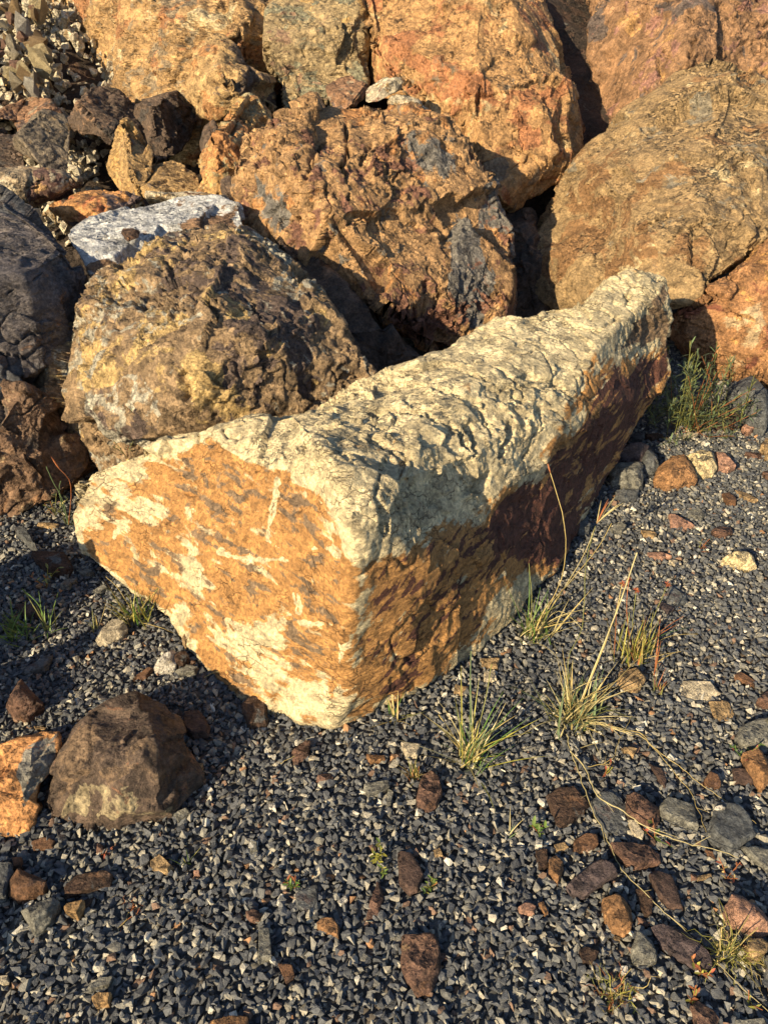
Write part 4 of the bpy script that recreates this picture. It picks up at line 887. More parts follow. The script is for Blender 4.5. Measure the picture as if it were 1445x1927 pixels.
 ('R', [(970, 1460), (1010, 1430), (1090, 1470), (1130, 1530), (1100, 1600), (1000, 1600)], 3, 'rust', 'rust-brown stone cut by the bottom edge at the right'),
 ('R', [(1250, 1540), (1400, 1530), (1420, 1600), (1250, 1600)], 2.5, 'grey', 'grey-brown stone cut by the bottom edge in the right corner'),
 ('R', [(1055, 60), (1090, 10), (1130, 40), (1145, 100), (1080, 110)], 3, 'brown', 'brown stone with a reddish tip between the two thin stalks'),
 ('R', [(720, -40), (790, -10), (820, 60), (810, 110), (760, 40)], 2, 'darkred', 'flat dark brown stone left of the thin stalks'),
 ('R', [(970, 640), (1005, 650), (1000, 680), (970, 680)], 1.6, 'rust', 'tiny rust pebble left of a small tan stone under the stalk end'),
 ('R', [(1015, 650), (1090, 640), (1090, 665), (1010, 685)], 1.6, 'tan', 'small tan stone beside a tiny rust pebble under the stalk end'),
 ('R', [(1060, 490), (1100, 500), (1115, 555), (1080, 560)], 1.6, 'brown', 'small brown chip below the big dark stone with a tan corner'),
 ('R', [(500, 1020), (540, 1030), (530, 1060), (500, 1050)], 1.4, 'tan', 'tiny tan pebble below the bright rust stone'),
 ('R', [(30, 420), (65, 430), (60, 480), (20, 470)], 2.4, 'white', 'round white pebble above the small dark upright stone'),
 ('R', [(500, 695), (545, 690), (550, 735), (505, 735)], 2.2, 'white', 'round white pebble right of the purple-black stone'),
 ('R', [(40, 820), (70, 810), (95, 880), (75, 895)], 1.6, 'orange', 'slim orange chip in the gravel left of the bright rust stone'),
 ('R', [(-80, 840), (-30, 810), (20, 840), (10, 890), (-70, 880)], 2.4, 'pink', 'pinkish stone left of the slim orange chip'),
 ('Q', [(1300, 1200), (1380, 1170), (1430, 1230), (1460, 1330), (1400, 1420), (1370, 1380), (1320, 1290)], 6.5, 'orange', 'bright orange stone at the right edge beside a red-stemmed weed', .6),
 ('Q', [(1230, 1290), (1320, 1300), (1350, 1380), (1240, 1380)], 2.4, 'darkred', 'dark red flat stone at the foot of the bright orange stone on the right'),
 ('Q', [(1255, 1100), (1300, 1030), (1380, 990), (1500, 990), (1500, 1170), (1400, 1150), (1290, 1140)], 5, 'grey', 'large grey-green layered slab at the right edge above the bright orange stone'),
 ('Q', [(1370, 890), (1420, 830), (1500, 800), (1500, 910), (1420, 915)], 4, 'rust', 'rust-brown stone cut by the right edge above the grey-green layered slab'),
 ('Q', [(905, 800), (930, 755), (1000, 755), (1080, 770), (1140, 830), (1090, 860), (1000, 865), (910, 830)], 1.6, 'pale', 'upper of two flat tan-grey stones half sunk in the gravel at right'),
 ('Q', [(1090, 880), (1200, 880), (1235, 950), (1210, 990), (1130, 985), (1100, 920)], 1.6, 'tan', 'lower of two flat tan stones half sunk in the gravel at right'),
 ('Q', [(530, 760), (545, 690), (640, 670), (690, 730), (660, 790), (640, 808), (560, 790)], 4, 'tan', 'tan block right below the upright green and rust grass tuft', .7),
 ('Q', [(820, 220), (850, 180), (940, 235), (930, 280), (880, 290)], 2, 'slate', 'black flat stone right of the tall seed stalk'),
 ('Q', [(770, 290), (800, 270), (870, 310), (830, 340)], 2, 'purple', 'small purple-black stone next to the black flat stone at right'),
 ('Q', [(550, 1160), (600, 1155), (640, 1170), (620, 1215)], 2.6, 'tan', 'small tan stone by the elbow of the bent dry stalk'),
 ('Q', [(1240, 720), (1280, 700), (1370, 760), (1350, 790), (1260, 740)], 1.8, 'brown', 'thin brown stone above the flat tan stones at right'),
 ('Q', [(840, 20), (880, 20), (910, 45), (870, 58)], 1.8, 'pale', 'small pale oval pebble left of the cream and rust stone'),
 ('T', [(1120, 1770), (1180, 1740), (1270, 1720), (1310, 1750), (1335, 1825), (1270, 1830), (1190, 1800)], 6, 'cream', 'cream stone with a rust left end lying alone on the right gravel', .7),
 ('T', [(1045, 1590), (1100, 1550), (1165, 1560), (1180, 1590), (1120, 1625), (1050, 1610)], 3, 'rust', 'oval rust stone above the cream stone with a rust end'),
 ('T', [(760, 1480), (800, 1475), (860, 1520), (930, 1550), (870, 1560), (775, 1555)], 2.5, 'pink', 'pinkish broken stone right of the dry seed head'),
 ('T', [(880, 1440), (960, 1430), (1000, 1470), (970, 1505), (890, 1480)], 1.5, 'grey', 'flat grey stone above the pinkish broken stone'),
 ('T', [(1115, 1340), (1160, 1325), (1205, 1370), (1200, 1415), (1140, 1400)], 3, 'brown', 'brown stone left of the thin tan slab at upper right'),
 ('T', [(1200, 1310), (1260, 1320), (1345, 1380), (1320, 1395), (1240, 1360)], 1.6, 'tan', 'thin tan slab at the upper right of the gravel'),
 ('T', [(575, 1570), (640, 1580), (670, 1600), (650, 1625), (590, 1600)], 2.4, 'tan', 'small tan-brown stone right of the dry seed stalks'),
 ('T', [(620, 1715), (700, 1720), (770, 1750), (700, 1765), (630, 1750)], 2, 'pink', 'flat pinkish stone above the small oval pale pebble'),
 ('T', [(370, 1560), (430, 1520), (470, 1550), (440, 1590), (380, 1585)], 4, 'grey', 'grey pebble beneath the dry seed head beside the pale wedge'),
 ('T', [(130, 1500), (200, 1490), (235, 1530), (220, 1580), (150, 1590)], 5, 'slate', 'dark slate stone against the underside of the pale wedge'),
 ('T', [(375, 1130), (560, 1115), (582, 1140), (578, 1280), (540, 1290), (380, 1245)], 9, 'grey', 'brown-grey box-shaped stone with white stains under the right side of the wedge', .4),
 ('T', [(430, 1020), (530, 990), (620, 1000), (600, 1060), (580, 1110), (400, 1115), (390, 1080)], 12, 'purple', 'dark purple stone behind the box-shaped stone under the wedge', .4),
 ('T', [(570, 1170), (600, 1020), (650, 1040), (690, 1150), (650, 1190)], 8, 'slate', 'dark tilted stone right of the box-shaped stone', .5),
 ('T', [(400, 1300), (555, 1300), (545, 1350), (480, 1385), (415, 1360)], 3, 'slate', 'blue-grey slate in front of the box-shaped stone'),
 ('T', [(665, 1230), (700, 1150), (790, 1080), (860, 1065), (880, 1160), (935, 1240), (830, 1270), (740, 1290)], 10, 'orange', 'orange-faced angular stone beside the cream angular stone in the right middle', .5),
 ('T', [(880, 1080), (970, 1040), (1050, 1070), (1070, 1160), (1040, 1205), (940, 1195), (900, 1150)], 9, 'cream', 'cream angular stone leaning on the orange-faced stone in the right middle', .6),
 ('T', [(1065, 1060), (1120, 1070), (1190, 1160), (1150, 1180), (1080, 1170)], 5, 'pink', 'pinkish-brown stone just right of the cream angular stone'),
 ('T', [(1250, 880), (1300, 860), (1325, 900), (1290, 930), (1260, 910)], 5, 'pink', 'pale pink pebble in front of the slate-topped stone by the bush'),
 ('T', [(1375, 1010), (1430, 950), (1500, 960), (1500, 1110), (1420, 1090)], 7, 'tan', 'ochre stone cut by the right edge beyond the gravel'),
 ('T', [(1270, 1065), (1350, 1055), (1400, 1080), (1330, 1095)], 2, 'rust', 'flat rust stone left of the ochre stone at the right edge'),
 ('T', [(1385, 1190), (1440, 1170), (1480, 1240), (1400, 1230)], 3, 'rust', 'rust pebble cut by the right edge beneath the ochre stone'),
 ('T', [(1180, 600), (1320, 550), (1350, 640), (1400, 690), (1430, 760), (1400, 870), (1300, 840), (1250, 780), (1190, 680)], 22, 'slate', 'slate-topped angular stone right beside the leafy bush', .5),
 ('T', [(1060, 860), (1100, 780), (1260, 760), (1310, 850), (1150, 880)], 9, 'dark', 'dark brown stone in the shade under the right side of the bush', .5),
 ('T', [(850, 810), (920, 810), (940, 850), (890, 870)], 5, 'slate', 'blue-grey stone half hidden by the foot of the bush'),
 ('T', [(975, 990), (1005, 970), (1030, 1000), (1000, 1005)], 2.4, 'white', 'white triangular chip in front of the bush'),
 ('T', [(820, 940), (900, 920), (945, 935), (900, 965)], 2, 'pale', 'flat pale stone at the front foot of the bush'),
 ('T', [(510, 960), (560, 920), (590, 960), (570, 1000)], 5, 'slate', 'dark stone left of the bush touching the wedge'),
 ('T', [(600, 930), (680, 915), (720, 940), (640, 970)], 3, 'dark', 'dark brown chip at the left foot of the bush'),
 ('K', [(635, 1330), (660, 1270), (730, 1205), (800, 1215), (820, 1270), (790, 1310), (710, 1350), (650, 1355)], 5, 'pale', 'grey-tan layered stone in the shade left of the yellow grass tuft', .6),
 ('K', [(1005, 1500), (1060, 1430), (1120, 1400), (1140, 1420), (1135, 1490), (1060, 1535), (1010, 1530)], 6, 'white', 'cream-white rounded stone below the orange face of the wedge', .6),
 ('K', [(1140, 1420), (1200, 1400), (1230, 1450), (1190, 1495), (1145, 1495)], 5, 'dark', 'dark stone right behind the cream-white rounded stone'),
 ('K', [(1140, 1530), (1220, 1490), (1285, 1510), (1260, 1550), (1180, 1560)], 3, 'grey', 'grey oval stone right of the cream-white rounded stone'),
 ('K', [(160, 1560), (190, 1510), (300, 1450), (340, 1450), (300, 1535), (200, 1565)], 3, 'slate', 'flat grey slate on the shaded gravel at the left'),
 ('K', [(870, 1590), (890, 1560), (960, 1510), (990, 1520), (950, 1580)], 2, 'brown', 'flat brown stone left of the grey oval stone in the shade'),
 ('K', [(400, 1010), (430, 940), (500, 940), (460, 1000)], 3, 'grey', 'light grey stone on the shaded gravel left of the wedge'),
 ('K', [(520, 890), (590, 875), (610, 900), (570, 930), (530, 910)], 3, 'grey', 'grey pebble nearest the lower left edge of the wedge'),
 ('K', [(610, 1020), (680, 975), (700, 1000), (650, 1040)], 2, 'grey', 'thin grey chip left of the yellow grass tuft under the wedge'),
 ('K', [(200, 760), (300, 770), (420, 780), (470, 870), (440, 910), (330, 920), (260, 850)], 6, 'dark', 'dark brown flat stone at the left beyond the leafy weed'),
 ('K', [(110, 620), (160, 600), (240, 720), (250, 750), (200, 740)], 5, 'slate', 'dark grey pointed stone below the rust-brown boulder'),
 ('K', [(250, 590), (290, 570), (380, 580), (370, 610), (270, 605)], 3, 'tan', 'flat tan stone at the foot of the rust-brown boulder'),
 ('K', [(110, 1110), (200, 1110), (260, 1160), (250, 1195), (150, 1180)], 3, 'darkred', 'dark rust stone behind the green grass clump at the left'),
 ('K', [(1185, 1350), (1195, 1310), (1215, 1285), (1240, 1320), (1205, 1375)], 5, 'tan', 'small upright tan stone under the lower edge of the orange face'),
 ('P', [(458, 1330), (475, 1310), (500, 1320), (502, 1360), (470, 1370)], 4, 'dark', 'dark brown stone beneath the overhanging lowest edge of the wedge'),
 ('P', [(905, 1235), (940, 1235), (935, 1255), (910, 1250)], 2.6, 'tan', 'tan chip close to the right foot of the wedge'),
 ('P', [(912, 1262), (930, 1257), (934, 1276), (911, 1279)], 2, 'pale', 'small pale chip just below the tan chip at the right foot of the wedge'),
 ('P', [(858, 1285), (880, 1290), (870, 1305), (855, 1300)], 2, 'tan', 'small tan pebble left of the blue-green grass tuft'),
]
SM['ochre'] = sm('ochre', (.44, .28, .13), 'tan', 'brown', 'pale', bias=(.25, .1, .1), seed=44)
for k_, row in enumerate(ST):
    key, outl, hh, mk, lab = row[:5]
    stone('stone', lab, key, outl, hh * .8, SM[mk], seed=500 + k_ * 7, flat=row[5] if len(row) > 5 else .92)

# ------------------------------------------------------------------ pale rubble at the top left
def chip_mesh(r, seed, flatz=.7):
    rn = np.random.RandomState(seed); bm = bmesh.new()
    for q in rn.normal(size=(11, 3)):
        q /= np.linalg.norm(q); bm.verts.new((q[0] * r, q[1] * r * .8, q[2] * r * flatz))
    bmesh.ops.convex_hull(bm, input=bm.verts)
    bmesh.ops.delete(bm, geom=[v for v in bm.verts if not v.link_faces], context='VERTS')
    bmesh.ops.triangulate(bm, faces=bm.faces)
    me = bpy.data.meshes.new('chip'); bm.to_mesh(me); bm.free()
    set_mask(me, np.zeros((len(me.vertices), 3), np.float32))
    return me
chips = [chip_mesh(1.0, 900 + q, .5 + .05 * q) for q in range(8)]
rubble_mats = [SM['pale'], SM['tan'], SM['white'], SM['pink'], SM['cream'], SM['brown']]
for m_ in range(8): chips[m_].materials.append(rubble_mats[m_ % 6])
# the mass of it: one object of small chips over the slope
rn = np.random.RandomState(12)
VV, FF, off_ = [], [], 0
for q in range(5200):
    x = rn.uniform(-4.6, -2.0); y = rn.uniform(4.9, 8.6)
    z = float(slope_h(np.array(x), np.array(y))) + rn.uniform(-.02, .22)
    me = chips[rn.randint(8)]
    v = np.empty(len(me.vertices) * 3, np.float32); me.vertices.foreach_get('co', v); v = v.reshape(-1, 3)
    f = np.array([p.vertices[:] for p in me.polygons])
    r = rn.uniform(.018, .06); a = rn.uniform(0, 6.28, 3)
    Rm = np.array(Matrix.Rotation(a[0], 3, 'X') @ Matrix.Rotation(a[1], 3, 'Y') @ Matrix.Rotation(a[2], 3, 'Z'))
    VV.append(v @ Rm.T * r + (x, y, z)); FF.append(f + off_); off_ += len(v)
me = mesh_np('rubble', np.concatenate(VV), np.concatenate(FF), smooth=False)
set_mask(me, np.zeros((off_, 3), np.float32))
tag(link('rubble', me, sm('rubble', (.66, .60, .47), 'pale', 'tan', 'grey', bias=(.3, .3, .15), sc=5, seed=45)), 'slope of small pale broken rubble at the top left', 'rubble', kind='stuff')
for q in range(34):
    px, py = rn.uniform(-10, 84), rn.uniform(-20, 165)
    if px > 78 + (py - 60) * .1: continue
    d = 5.75 - py * .003
    me = chips[rn.randint(8)]
    o = link('rubble_stone', me); s_ = rn.uniform(.05, .11)
    o.location = at(px, py, d); o.scale = (s_ * rn.uniform(.8, 1.3), s_ * rn.uniform(.7, 1.1), s_)
    o.rotation_euler = tuple(rn.uniform(0, 6.28, 3))
    tag(o, 'angular broken stone on the pale rubble slope at the top left', 'stone', 'broken stones on the pale rubble slope')
# ------------------------------------------------------------------ grass and weeds
def leaf_mat(name, gloss=.5):
    b = N(name)
    a = b.n('ShaderNodeAttribute', attribute_name='tint').outputs['Color']
    tc = b.n('ShaderNodeTexCoord').outputs['Object']
    col = b.mix(b.ramp(b.noise(tc, 60, 3), .3, .7), b.mix(1.0, a, (.75, .72, .6), 'MULTIPLY'), b.mix(1.0, a, (1.2, 1.2, 1.1), 'MULTIPLY'))
    bs = b.n('ShaderNodeBsdfPrincipled', {'Base Color': col, 'Roughness': gloss, 'Specular IOR Level': .4})
    tr = b.n('ShaderNodeBsdfTranslucent', {'Color': col})
    mx = b.n('ShaderNodeMixShader', {0: .3, 1: bs.outputs[0], 2: tr.outputs[0]})
    b.t.links.new(mx.outputs[0], b.out.inputs[0])
    return b.m
M_leaf = leaf_mat('grass_blade')

class Blades:
    def __init__(s): s.V, s.F, s.C = [], [], []
    def ribbon(s, pts, wid, col, fold=.25):
        """pts: list of Vector; wid: half widths; a V-folded strip"""
        n0 = len(s.V); n = len(pts)
        for k, p in enumerate(pts):
            t = (pts[min(k + 1, n - 1)] - pts[max(k - 1, 0)]).normalized()
            side = t.cross(Vector((0, 0, 1)));
            if side.length < .05: side = Vector((1, 0, 0))
            side.normalize(); up = side.cross(t).normalized()
            w_ = wid[k]
            s.V += [p - side * w_ + up * w_ * fold, p - up * w_ * fold * .5, p + side * w_ + up * w_ * fold]
            s.C += [col] * 3
        for k in range(n - 1):
            a = n0 + 3 * k
            s.F += [(a, a + 1, a + 4, a + 3), (a + 1, a + 2, a + 5, a + 4)]
    def tube(s, pts, r, col, sides=5):
        n0 = len(s.V); n = len(pts)
        for k, p in enumerate(pts):
            t = (pts[min(k + 1, n - 1)] - pts[max(k - 1, 0)]).normalized()
            a = t.cross(Vector((.3, .2, 1))).normalized(); b = t.cross(a)
            rr = r[k] if isinstance(r, (list, tuple)) else r
            for q in range(sides):
                th = 2 * math.pi * q / sides
                s.V.append(p + a * math.cos(th) * rr + b * math.sin(th) * rr); s.C.append(col)
        for k in range(n - 1):
            for q in range(sides):
                q2 = (q + 1) % sides
                s.F.append((n0 + k * sides + q, n0 + k * sides + q2, n0 + (k + 1) * sides + q2, n0 + (k + 1) * sides + q))
    def make(s, name, parent=None, org=(0, 0, 0), kind=None):
        o3 = np.array(org, np.float32)
        me = mesh_np(name, np.array([tuple(v) for v in s.V], np.float32) - o3, s.F)
        a = me.attributes.new('tint', 'FLOAT_COLOR', 'POINT')
        z = np.ones((len(s.V), 4), np.float32); z[:, :3] = np.array(s.C); a.data.foreach_set('color', z.ravel())
        o = link(name, me, M_leaf, parent)
        if parent is None: o.location = org
        if kind: o['kind'] = kind
        return o

G_ = dict(green=(.10, .19, .045), bright=(.14, .21, .055), blue=(.15, .22, .12), straw=(.46, .37, .17), pale=(.55, .48, .28), yellow=(.34, .33, .08), rusty=(.34, .13, .06), olive=(.19, .20, .07), red=(.42, .12, .08), dull=(.075, .095, .06))
def mixc(cols, rnd):
    c = G_[rnd.choice(cols)]; f = rnd.uniform(.75, 1.25)
    return (c[0] * f, c[1] * f, c[2] * f)
def blade_pts(p, az, lean, L, curl, n=6):
    out = [p]; q = p.copy(); a = lean
    for k in range(n):
        d = Vector((math.cos(az) * math.sin(a), math.sin(az) * math.sin(a), math.cos(a)))
        q = q + d * (L / n); out.append(q.copy()); a += curl / n
    return out
def gp(px, py, h=0.0):
    p = at(px, py, h); p.z += ground_h(p.x, p.y) if h < .02 else 0
    return p
def spread_path(pts, rnd, jit=.0015, sub=4):
    out = []
    for k in range(len(pts) - 1):
        p0 = pts[max(k - 1, 0)]; p1, p2 = pts[k], pts[k + 1]; p3 = pts[min(k + 2, len(pts) - 1)]
        for q in range(sub):
            t = q / sub
            v = .5 * ((2 * p1) + (p2 - p0) * t + (2 * p0 - 5 * p1 + 4 * p2 - p3) * t * t + (3 * p1 - p0 - 3 * p2 + p3) * t ** 3)
            out.append(v + Vector((rnd.gauss(0, jit), rnd.gauss(0, jit), rnd.gauss(0, jit * .5))))
    out.append(pts[-1]); return out

def tuft(label, px, py, n, L, cols, wid=.0022, lean=(.05, .7), curl=.9, spread=.02, bias=(0, 0), seed=0, stalks=(), cat='grass tuft', name='grass_tuft', curly=0):
    n = int(n * 1.1); L = L * 1.12; wid = wid * .85; rnd = random.Random(seed + 700); base = gp(px, py, 0)
    root = link(name, None); root.location = base; tag(root, label, cat)
    b = Blades()
    for k in range(n):
        p = base + Vector((rnd.gauss(0, spread), rnd.gauss(0, spread), -.004))
        az = rnd.uniform(0, 6.283); ln = rnd.uniform(*lean)
        dv = Vector((math.cos(az) * math.sin(ln) + bias[0], math.sin(az) * math.sin(ln) + bias[1], math.cos(ln))).normalized()
        az = math.atan2(dv.y, dv.x); ln = math.acos(max(-1, min(1, dv.z)))
        ll = L * rnd.uniform(.35, 1.0) ; cu = curl * rnd.uniform(-.2, 1.4) + curly * rnd.choice((-1, 1)) * rnd.uniform(.5, 1.5)
        pp = blade_pts(p, az, ln, ll, cu, 7 if curly else 6)
        if curly:
            for q in range(2, len(pp)): pp[q] += Vector((rnd.gauss(0, .004), rnd.gauss(0, .004), rnd.gauss(0, .003)))
        for q in pp: q.z = max(q.z, base.z + .002)
        w0 = wid * rnd.uniform(.6, 1.2); m = len(pp)
        b.ribbon(pp, [w0 * (.7 + .5 * math.sin(3.14 * min(1, (k2 / m) * 1.3))) * (1 - (k2 / (m - 1)) ** 2.2) + .0002 for k2 in range(m)], mixc(cols, rnd))
    b.make('blades', root, base, kind='stuff')
    for st in stalks:
        path = [at(*q) for q in st['p']]; path[0] = base + Vector((0, 0, 0)) if st.get('root', True) else path[0]
        s_ = Blades(); w_ = st.get('w', .0013)
        s_.tube(spread_path(path, rnd, .0006), w_, mixc([st.get('c', 'straw')], rnd))
        s_.make('stalk', root, base)
        e = path[-1]; dr = (path[-1] - path[-2]).normalized()
        hd = st.get('head')
        if hd:
            h_ = Blades()
            if hd == 'fingers':       # a spray of finger-like spikes
                for q in range(9):
                    f = (dr + Vector((rnd.gauss(.1, .22), rnd.gauss(0, .22), rnd.gauss(0, .22)))).normalized()
                    LL = rnd.uniform(.09, .13)
                    pp = [e + f * LL * t + Vector((0, 0, -.02 * t * t)) + dr * .01 for t in (0, .25, .5, .75, 1)]
                    h_.tube(pp, [.0012, .0021, .0021, .0018, .0006], mixc(['pale', 'straw', 'rusty'], rnd))
            elif hd == 'spike':
                pp = [e + dr * .05 * t for t in (0, .3, .6, 1)]
                h_.tube(pp, [.0012, .0035, .003, .0005], mixc(['straw', 'rusty'], rnd))
            else:                     # small reddish flower cluster
                for q in range(14):
                    f = Vector((rnd.gauss(0, 1), rnd.gauss(0, 1), rnd.gauss(.6, 1))).normalized()
                    h_.ribbon([e, e + f * .006, e + f * .012], [.0006, .0022, .0004], mixc(['red', 'rusty'], rnd))
            h_.make('seed_head', root, base)
    return root

def leafy(label, px, py, n, L, cols, leaf=.012, seed=0, h=0.0, flat=.9, name='weed', cat='weed', stems=4):
    """small broad-leaved weed: thin stems with paired leaves"""
    rnd = random.Random(seed + 900); base = gp(px, py, h) if h < .02 else at(px, py, h)
    root = link(name, None); root.location = base; tag(root, label, cat)
    lf = Blades()
    for k in range(stems):
        az = rnd.uniform(0, 6.283); pp = blade_pts(base.copy(), az, rnd.uniform(.3, flat), L * rnd.uniform(.5, 1), rnd.uniform(-.2, .5), 6)
        sb = Blades(); sb.tube(pp, .0009, mixc(['rusty', cols[0]], rnd), 4); sb.make('stem', root, base)
        for q in range(n // stems):
            t = rnd.uniform(.2, 1) * (len(pp) - 1); i0 = min(int(t), len(pp) - 2); p = pp[i0].lerp(pp[i0 + 1], t - i0)
            f = Vector((rnd.gauss(0, 1), rnd.gauss(0, 1), rnd.gauss(.5, .5))).normalized(); LL = leaf * rnd.uniform(.6, 1.3)
            lf.ribbon([p, p + f * LL * .35, p + f * LL * .7, p + f * LL], [.0004, LL * .17, LL * .15, .0003], mixc(cols, rnd))
    lf.make('leaves', root, base, kind='stuff')
    return root

def q_(key, pts): return zp(key, pts)
tuft('straw-coloured grass tuft beside the right foot of the wedge with tall stalks leaning over it', 1000, 1195, 46, .20, ['straw', 'pale', 'olive', 'green'], seed=1, lean=(.05, .9), curl=.9, spread=.022, stalks=[
    dict(p=[(1005, 1190, 0), (1055, 1090, .12), (1062, 990, .22), (1035, 890, .36)], c='straw', w=.0014, head='spike'),
    dict(p=[(1010, 1190, 0), (1090, 1060, .12), (1120, 990, .20)], c='pale', w=.0014, head='fingers'),
    dict(p=[(1020, 1190, 0), (1060, 1110, .10), (1125, 1030, .16), (1150, 985, .20)], c='straw', w=.0013),
    dict(p=[(1000, 1190, 0), (1040, 1130, .09), (1080, 1090, .11)], c='straw', w=.0011),
    dict(p=[(1020, 1190, 0), (1050, 1150, .06), (1096, 1185, .03)], c='pale', w=.0010),
    dict(p=[(1000, 1190, 0), (1000, 1120, .10), (995, 1060, .17)], c='olive', w=.0011)])
tuft('largest pale grass tuft with very long stalks standing in the open gravel at right', 1078, 1358, 95, .19, ['straw', 'pale', 'pale', 'blue', 'olive'], seed=2, lean=(.1, 1.15), curl=.7, spread=.026, bias=(.08, .05), stalks=[
    dict(p=[(1078, 1350, 0), (1068, 1245, .13), (1095, 1180, .20), (1102, 1060, .34), (1120, 990, .40)], c='olive', w=.0012),
    dict(p=[(1085, 1350, 0), (1120, 1250, .13), (1160, 1150, .24), (1198, 1040, .36)], c='pale', w=.0019),
    dict(p=[(1085, 1350, 0), (1118, 1260, .12), (1155, 1165, .22), (1170, 1100, .28)], c='straw', w=.0014, head='flower'),
    dict(p=[(1090, 1350, 0), (1150, 1290, .09), (1200, 1240, .10), (1222, 1225, .10)], c='straw', w=.0013)])
tuft('upright green and rust grass tuft with red flower heads right of the largest tuft', 1192, 1243, 60, .17, ['olive', 'yellow', 'rusty', 'green', 'straw'], seed=3, lean=(.02, .55), curl=.35, spread=.024, stalks=[
    dict(p=[(1192, 1240, 0), (1190, 1170, .10), (1197, 1112, .18)], c='olive', w=.0012, head='flower'),
    dict(p=[(1185, 1240, 0), (1178, 1150, .12), (1183, 1092, .21)], c='rusty', w=.0011, head='flower'),
    dict(p=[(1205, 1240, 0), (1230, 1160, .11), (1255, 1100, .18)], c='olive', w=.0013, head='flower'),
    dict(p=[(1200, 1240, 0), (1250, 1200, .06), (1312, 1193, .05)], c='straw', w=.0010),
    dict(p=[(1200, 1240, 0), (1240, 1190, .08), (1285, 1160, .10)], c='rusty', w=.0010),
    dict(p=[(1200, 1240, 0), (1240, 1233, .04), (1280, 1226, .04)], c='straw', w=.0010)])
tuft('blue-green grass tuft in front of the right foot of the wedge', 884, 1432, 62, .20, ['green', 'blue', 'straw', 'pale', 'yellow'], seed=4, lean=(.02, .95), curl=.6, spread=.018, stalks=[
    dict(p=[(885, 1430, 0), (884, 1330, .12), (886, 1225, .24)], c='blue', w=.0014),
    dict(p=[(890, 1430, 0), (910, 1330, .12), (925, 1250, .20)], c='olive', w=.0014),
    dict(p=[(880, 1430, 0), (850, 1380, .05), (825, 1345, .07)], c='straw', w=.0010)])
tuft('short dry grass sprout beside the pinkish-rust stone', 779, 1465, 24, .085, ['straw', 'yellow', 'olive', 'rusty'], seed=5, lean=(.05, .6), curl=.4, spread=.008, wid=.0017)
tuft('small thin grass sprout right of the tan block', 1237, 1303, 16, .085, ['olive', 'straw', 'rusty'], seed=6, lean=(.05, .8), curl=.4, spread=.008, wid=.0014)
tuft('yellow grass tuft growing under the lower left edge of the wedge', 262, 1172, 44, .17, ['yellow', 'straw', 'olive', 'green'], seed=7, lean=(.02, .75), curl=.7, spread=.020, stalks=[
    dict(p=[(262, 1170, 0), (225, 1110, .09), (200, 1085, .12)], c='straw', w=.0010), dict(p=[(262, 1170, 0), (300, 1180, .05), (330, 1192, .01)], c='straw', w=.0010)])
tuft('bright green grass clump at the left edge in the shade', 38, 1200, 36, .11, ['bright', 'green', 'bright'], seed=8, lean=(.1, 1.0), curl=.6, spread=.022, wid=.0034)
tuft('green grass sprout with two long blades right of the bright green clump', 92, 1192, 14, .11, ['bright', 'green', 'olive'], seed=9, lean=(.2, 1.1), curl=.3, spread=.008, wid=.0024, stalks=[
    dict(p=[(90, 1190, 0), (70, 1150, .07), (45, 1110, .12)], c='olive', w=.0018), dict(p=[(90, 1190, 0), (75, 1140, .08), (42, 1108, .13)], c='green', w=.0016)])
tuft('tiny dry sprout between the green clump and the grey-tan layered stone', 182, 1192, 9, .09, ['straw', 'olive', 'rusty'], seed=10, lean=(.05, .6), curl=.2, spread=.004, wid=.0014)
tuft('tangled straw tuft of curled dead blades near the bottom at right', 1157, 1880, 60, .085, ['straw', 'rusty', 'yellow', 'olive'], seed=11, lean=(.3, 1.3), curl=1.6, spread=.012, wid=.0010, curly=2.0)
tuft('curly yellow-green grass tuft at right near the bottom', 1368, 1800, 70, .10, ['yellow', 'olive', 'straw'], seed=12, lean=(.1, 1.0), curl=1.6, spread=.012, wid=.0010, curly=1.2, stalks=[
    dict(p=[(1370, 1798, 0), (1400, 1770, .05), (1425, 1745, .07)], c='straw', w=.0011), dict(p=[(1370, 1798, 0), (1385, 1760, .06), (1408, 1722, .08)], c='straw', w=.0011)])
tuft('slender green weed with bare stems at the left tip of the wedge', 130, 990, 7, .12, ['olive', 'blue'], seed=13, lean=(.1, .6), curl=.3, spread=.01, wid=.0018, stalks=[
    dict(p=[(130, 990, 0), (118, 940, .12), (100, 905, .2), (88, 878, .26)], c='blue', w=.0018), dict(p=[(128, 990, 0), (113, 930, .14), (115, 905, .2)], c='blue', w=.0014),
    dict(p=[(130, 990, 0), (134, 915, .20), (112, 882, .27)], c='rusty', w=.0014, head='spike')])
tuft('small grass sprout at the lowest corner of the wedge', 742, 1352, 12, .10, ['olive', 'straw', 'green'], seed=14, lean=(.5, 1.2), curl=.5, spread=.008, wid=.0018)
tuft('thin green sprout in the sunlit gravel below the pair of rocks', 353, 1627, 8, .06, ['bright', 'yellow'], seed=15, lean=(.1, .9), curl=.2, spread=.004, wid=.0013)
tuft('tiny pale grass sprout left of the small green seedling on the right', 957, 1575, 6, .07, ['blue', 'pale'], seed=16, lean=(.05, .5), curl=.2, spread=.003, wid=.0015)
tuft('dry twiggy wisp in the gravel at lower left', 248, 1712, 9, .05, ['rusty', 'straw'], seed=17, lean=(.3, 1.2), curl=.9, spread=.006, wid=.0009, curly=1)
leafy('yellow-flowered weed above the dark red oval stone', 718, 1628, 40, .06, ['yellow', 'bright', 'yellow'], .014, 1)
leafy('small yellow-green weed right of the dark red oval stone', 806, 1672, 26, .045, ['yellow', 'bright'], .012, 2)
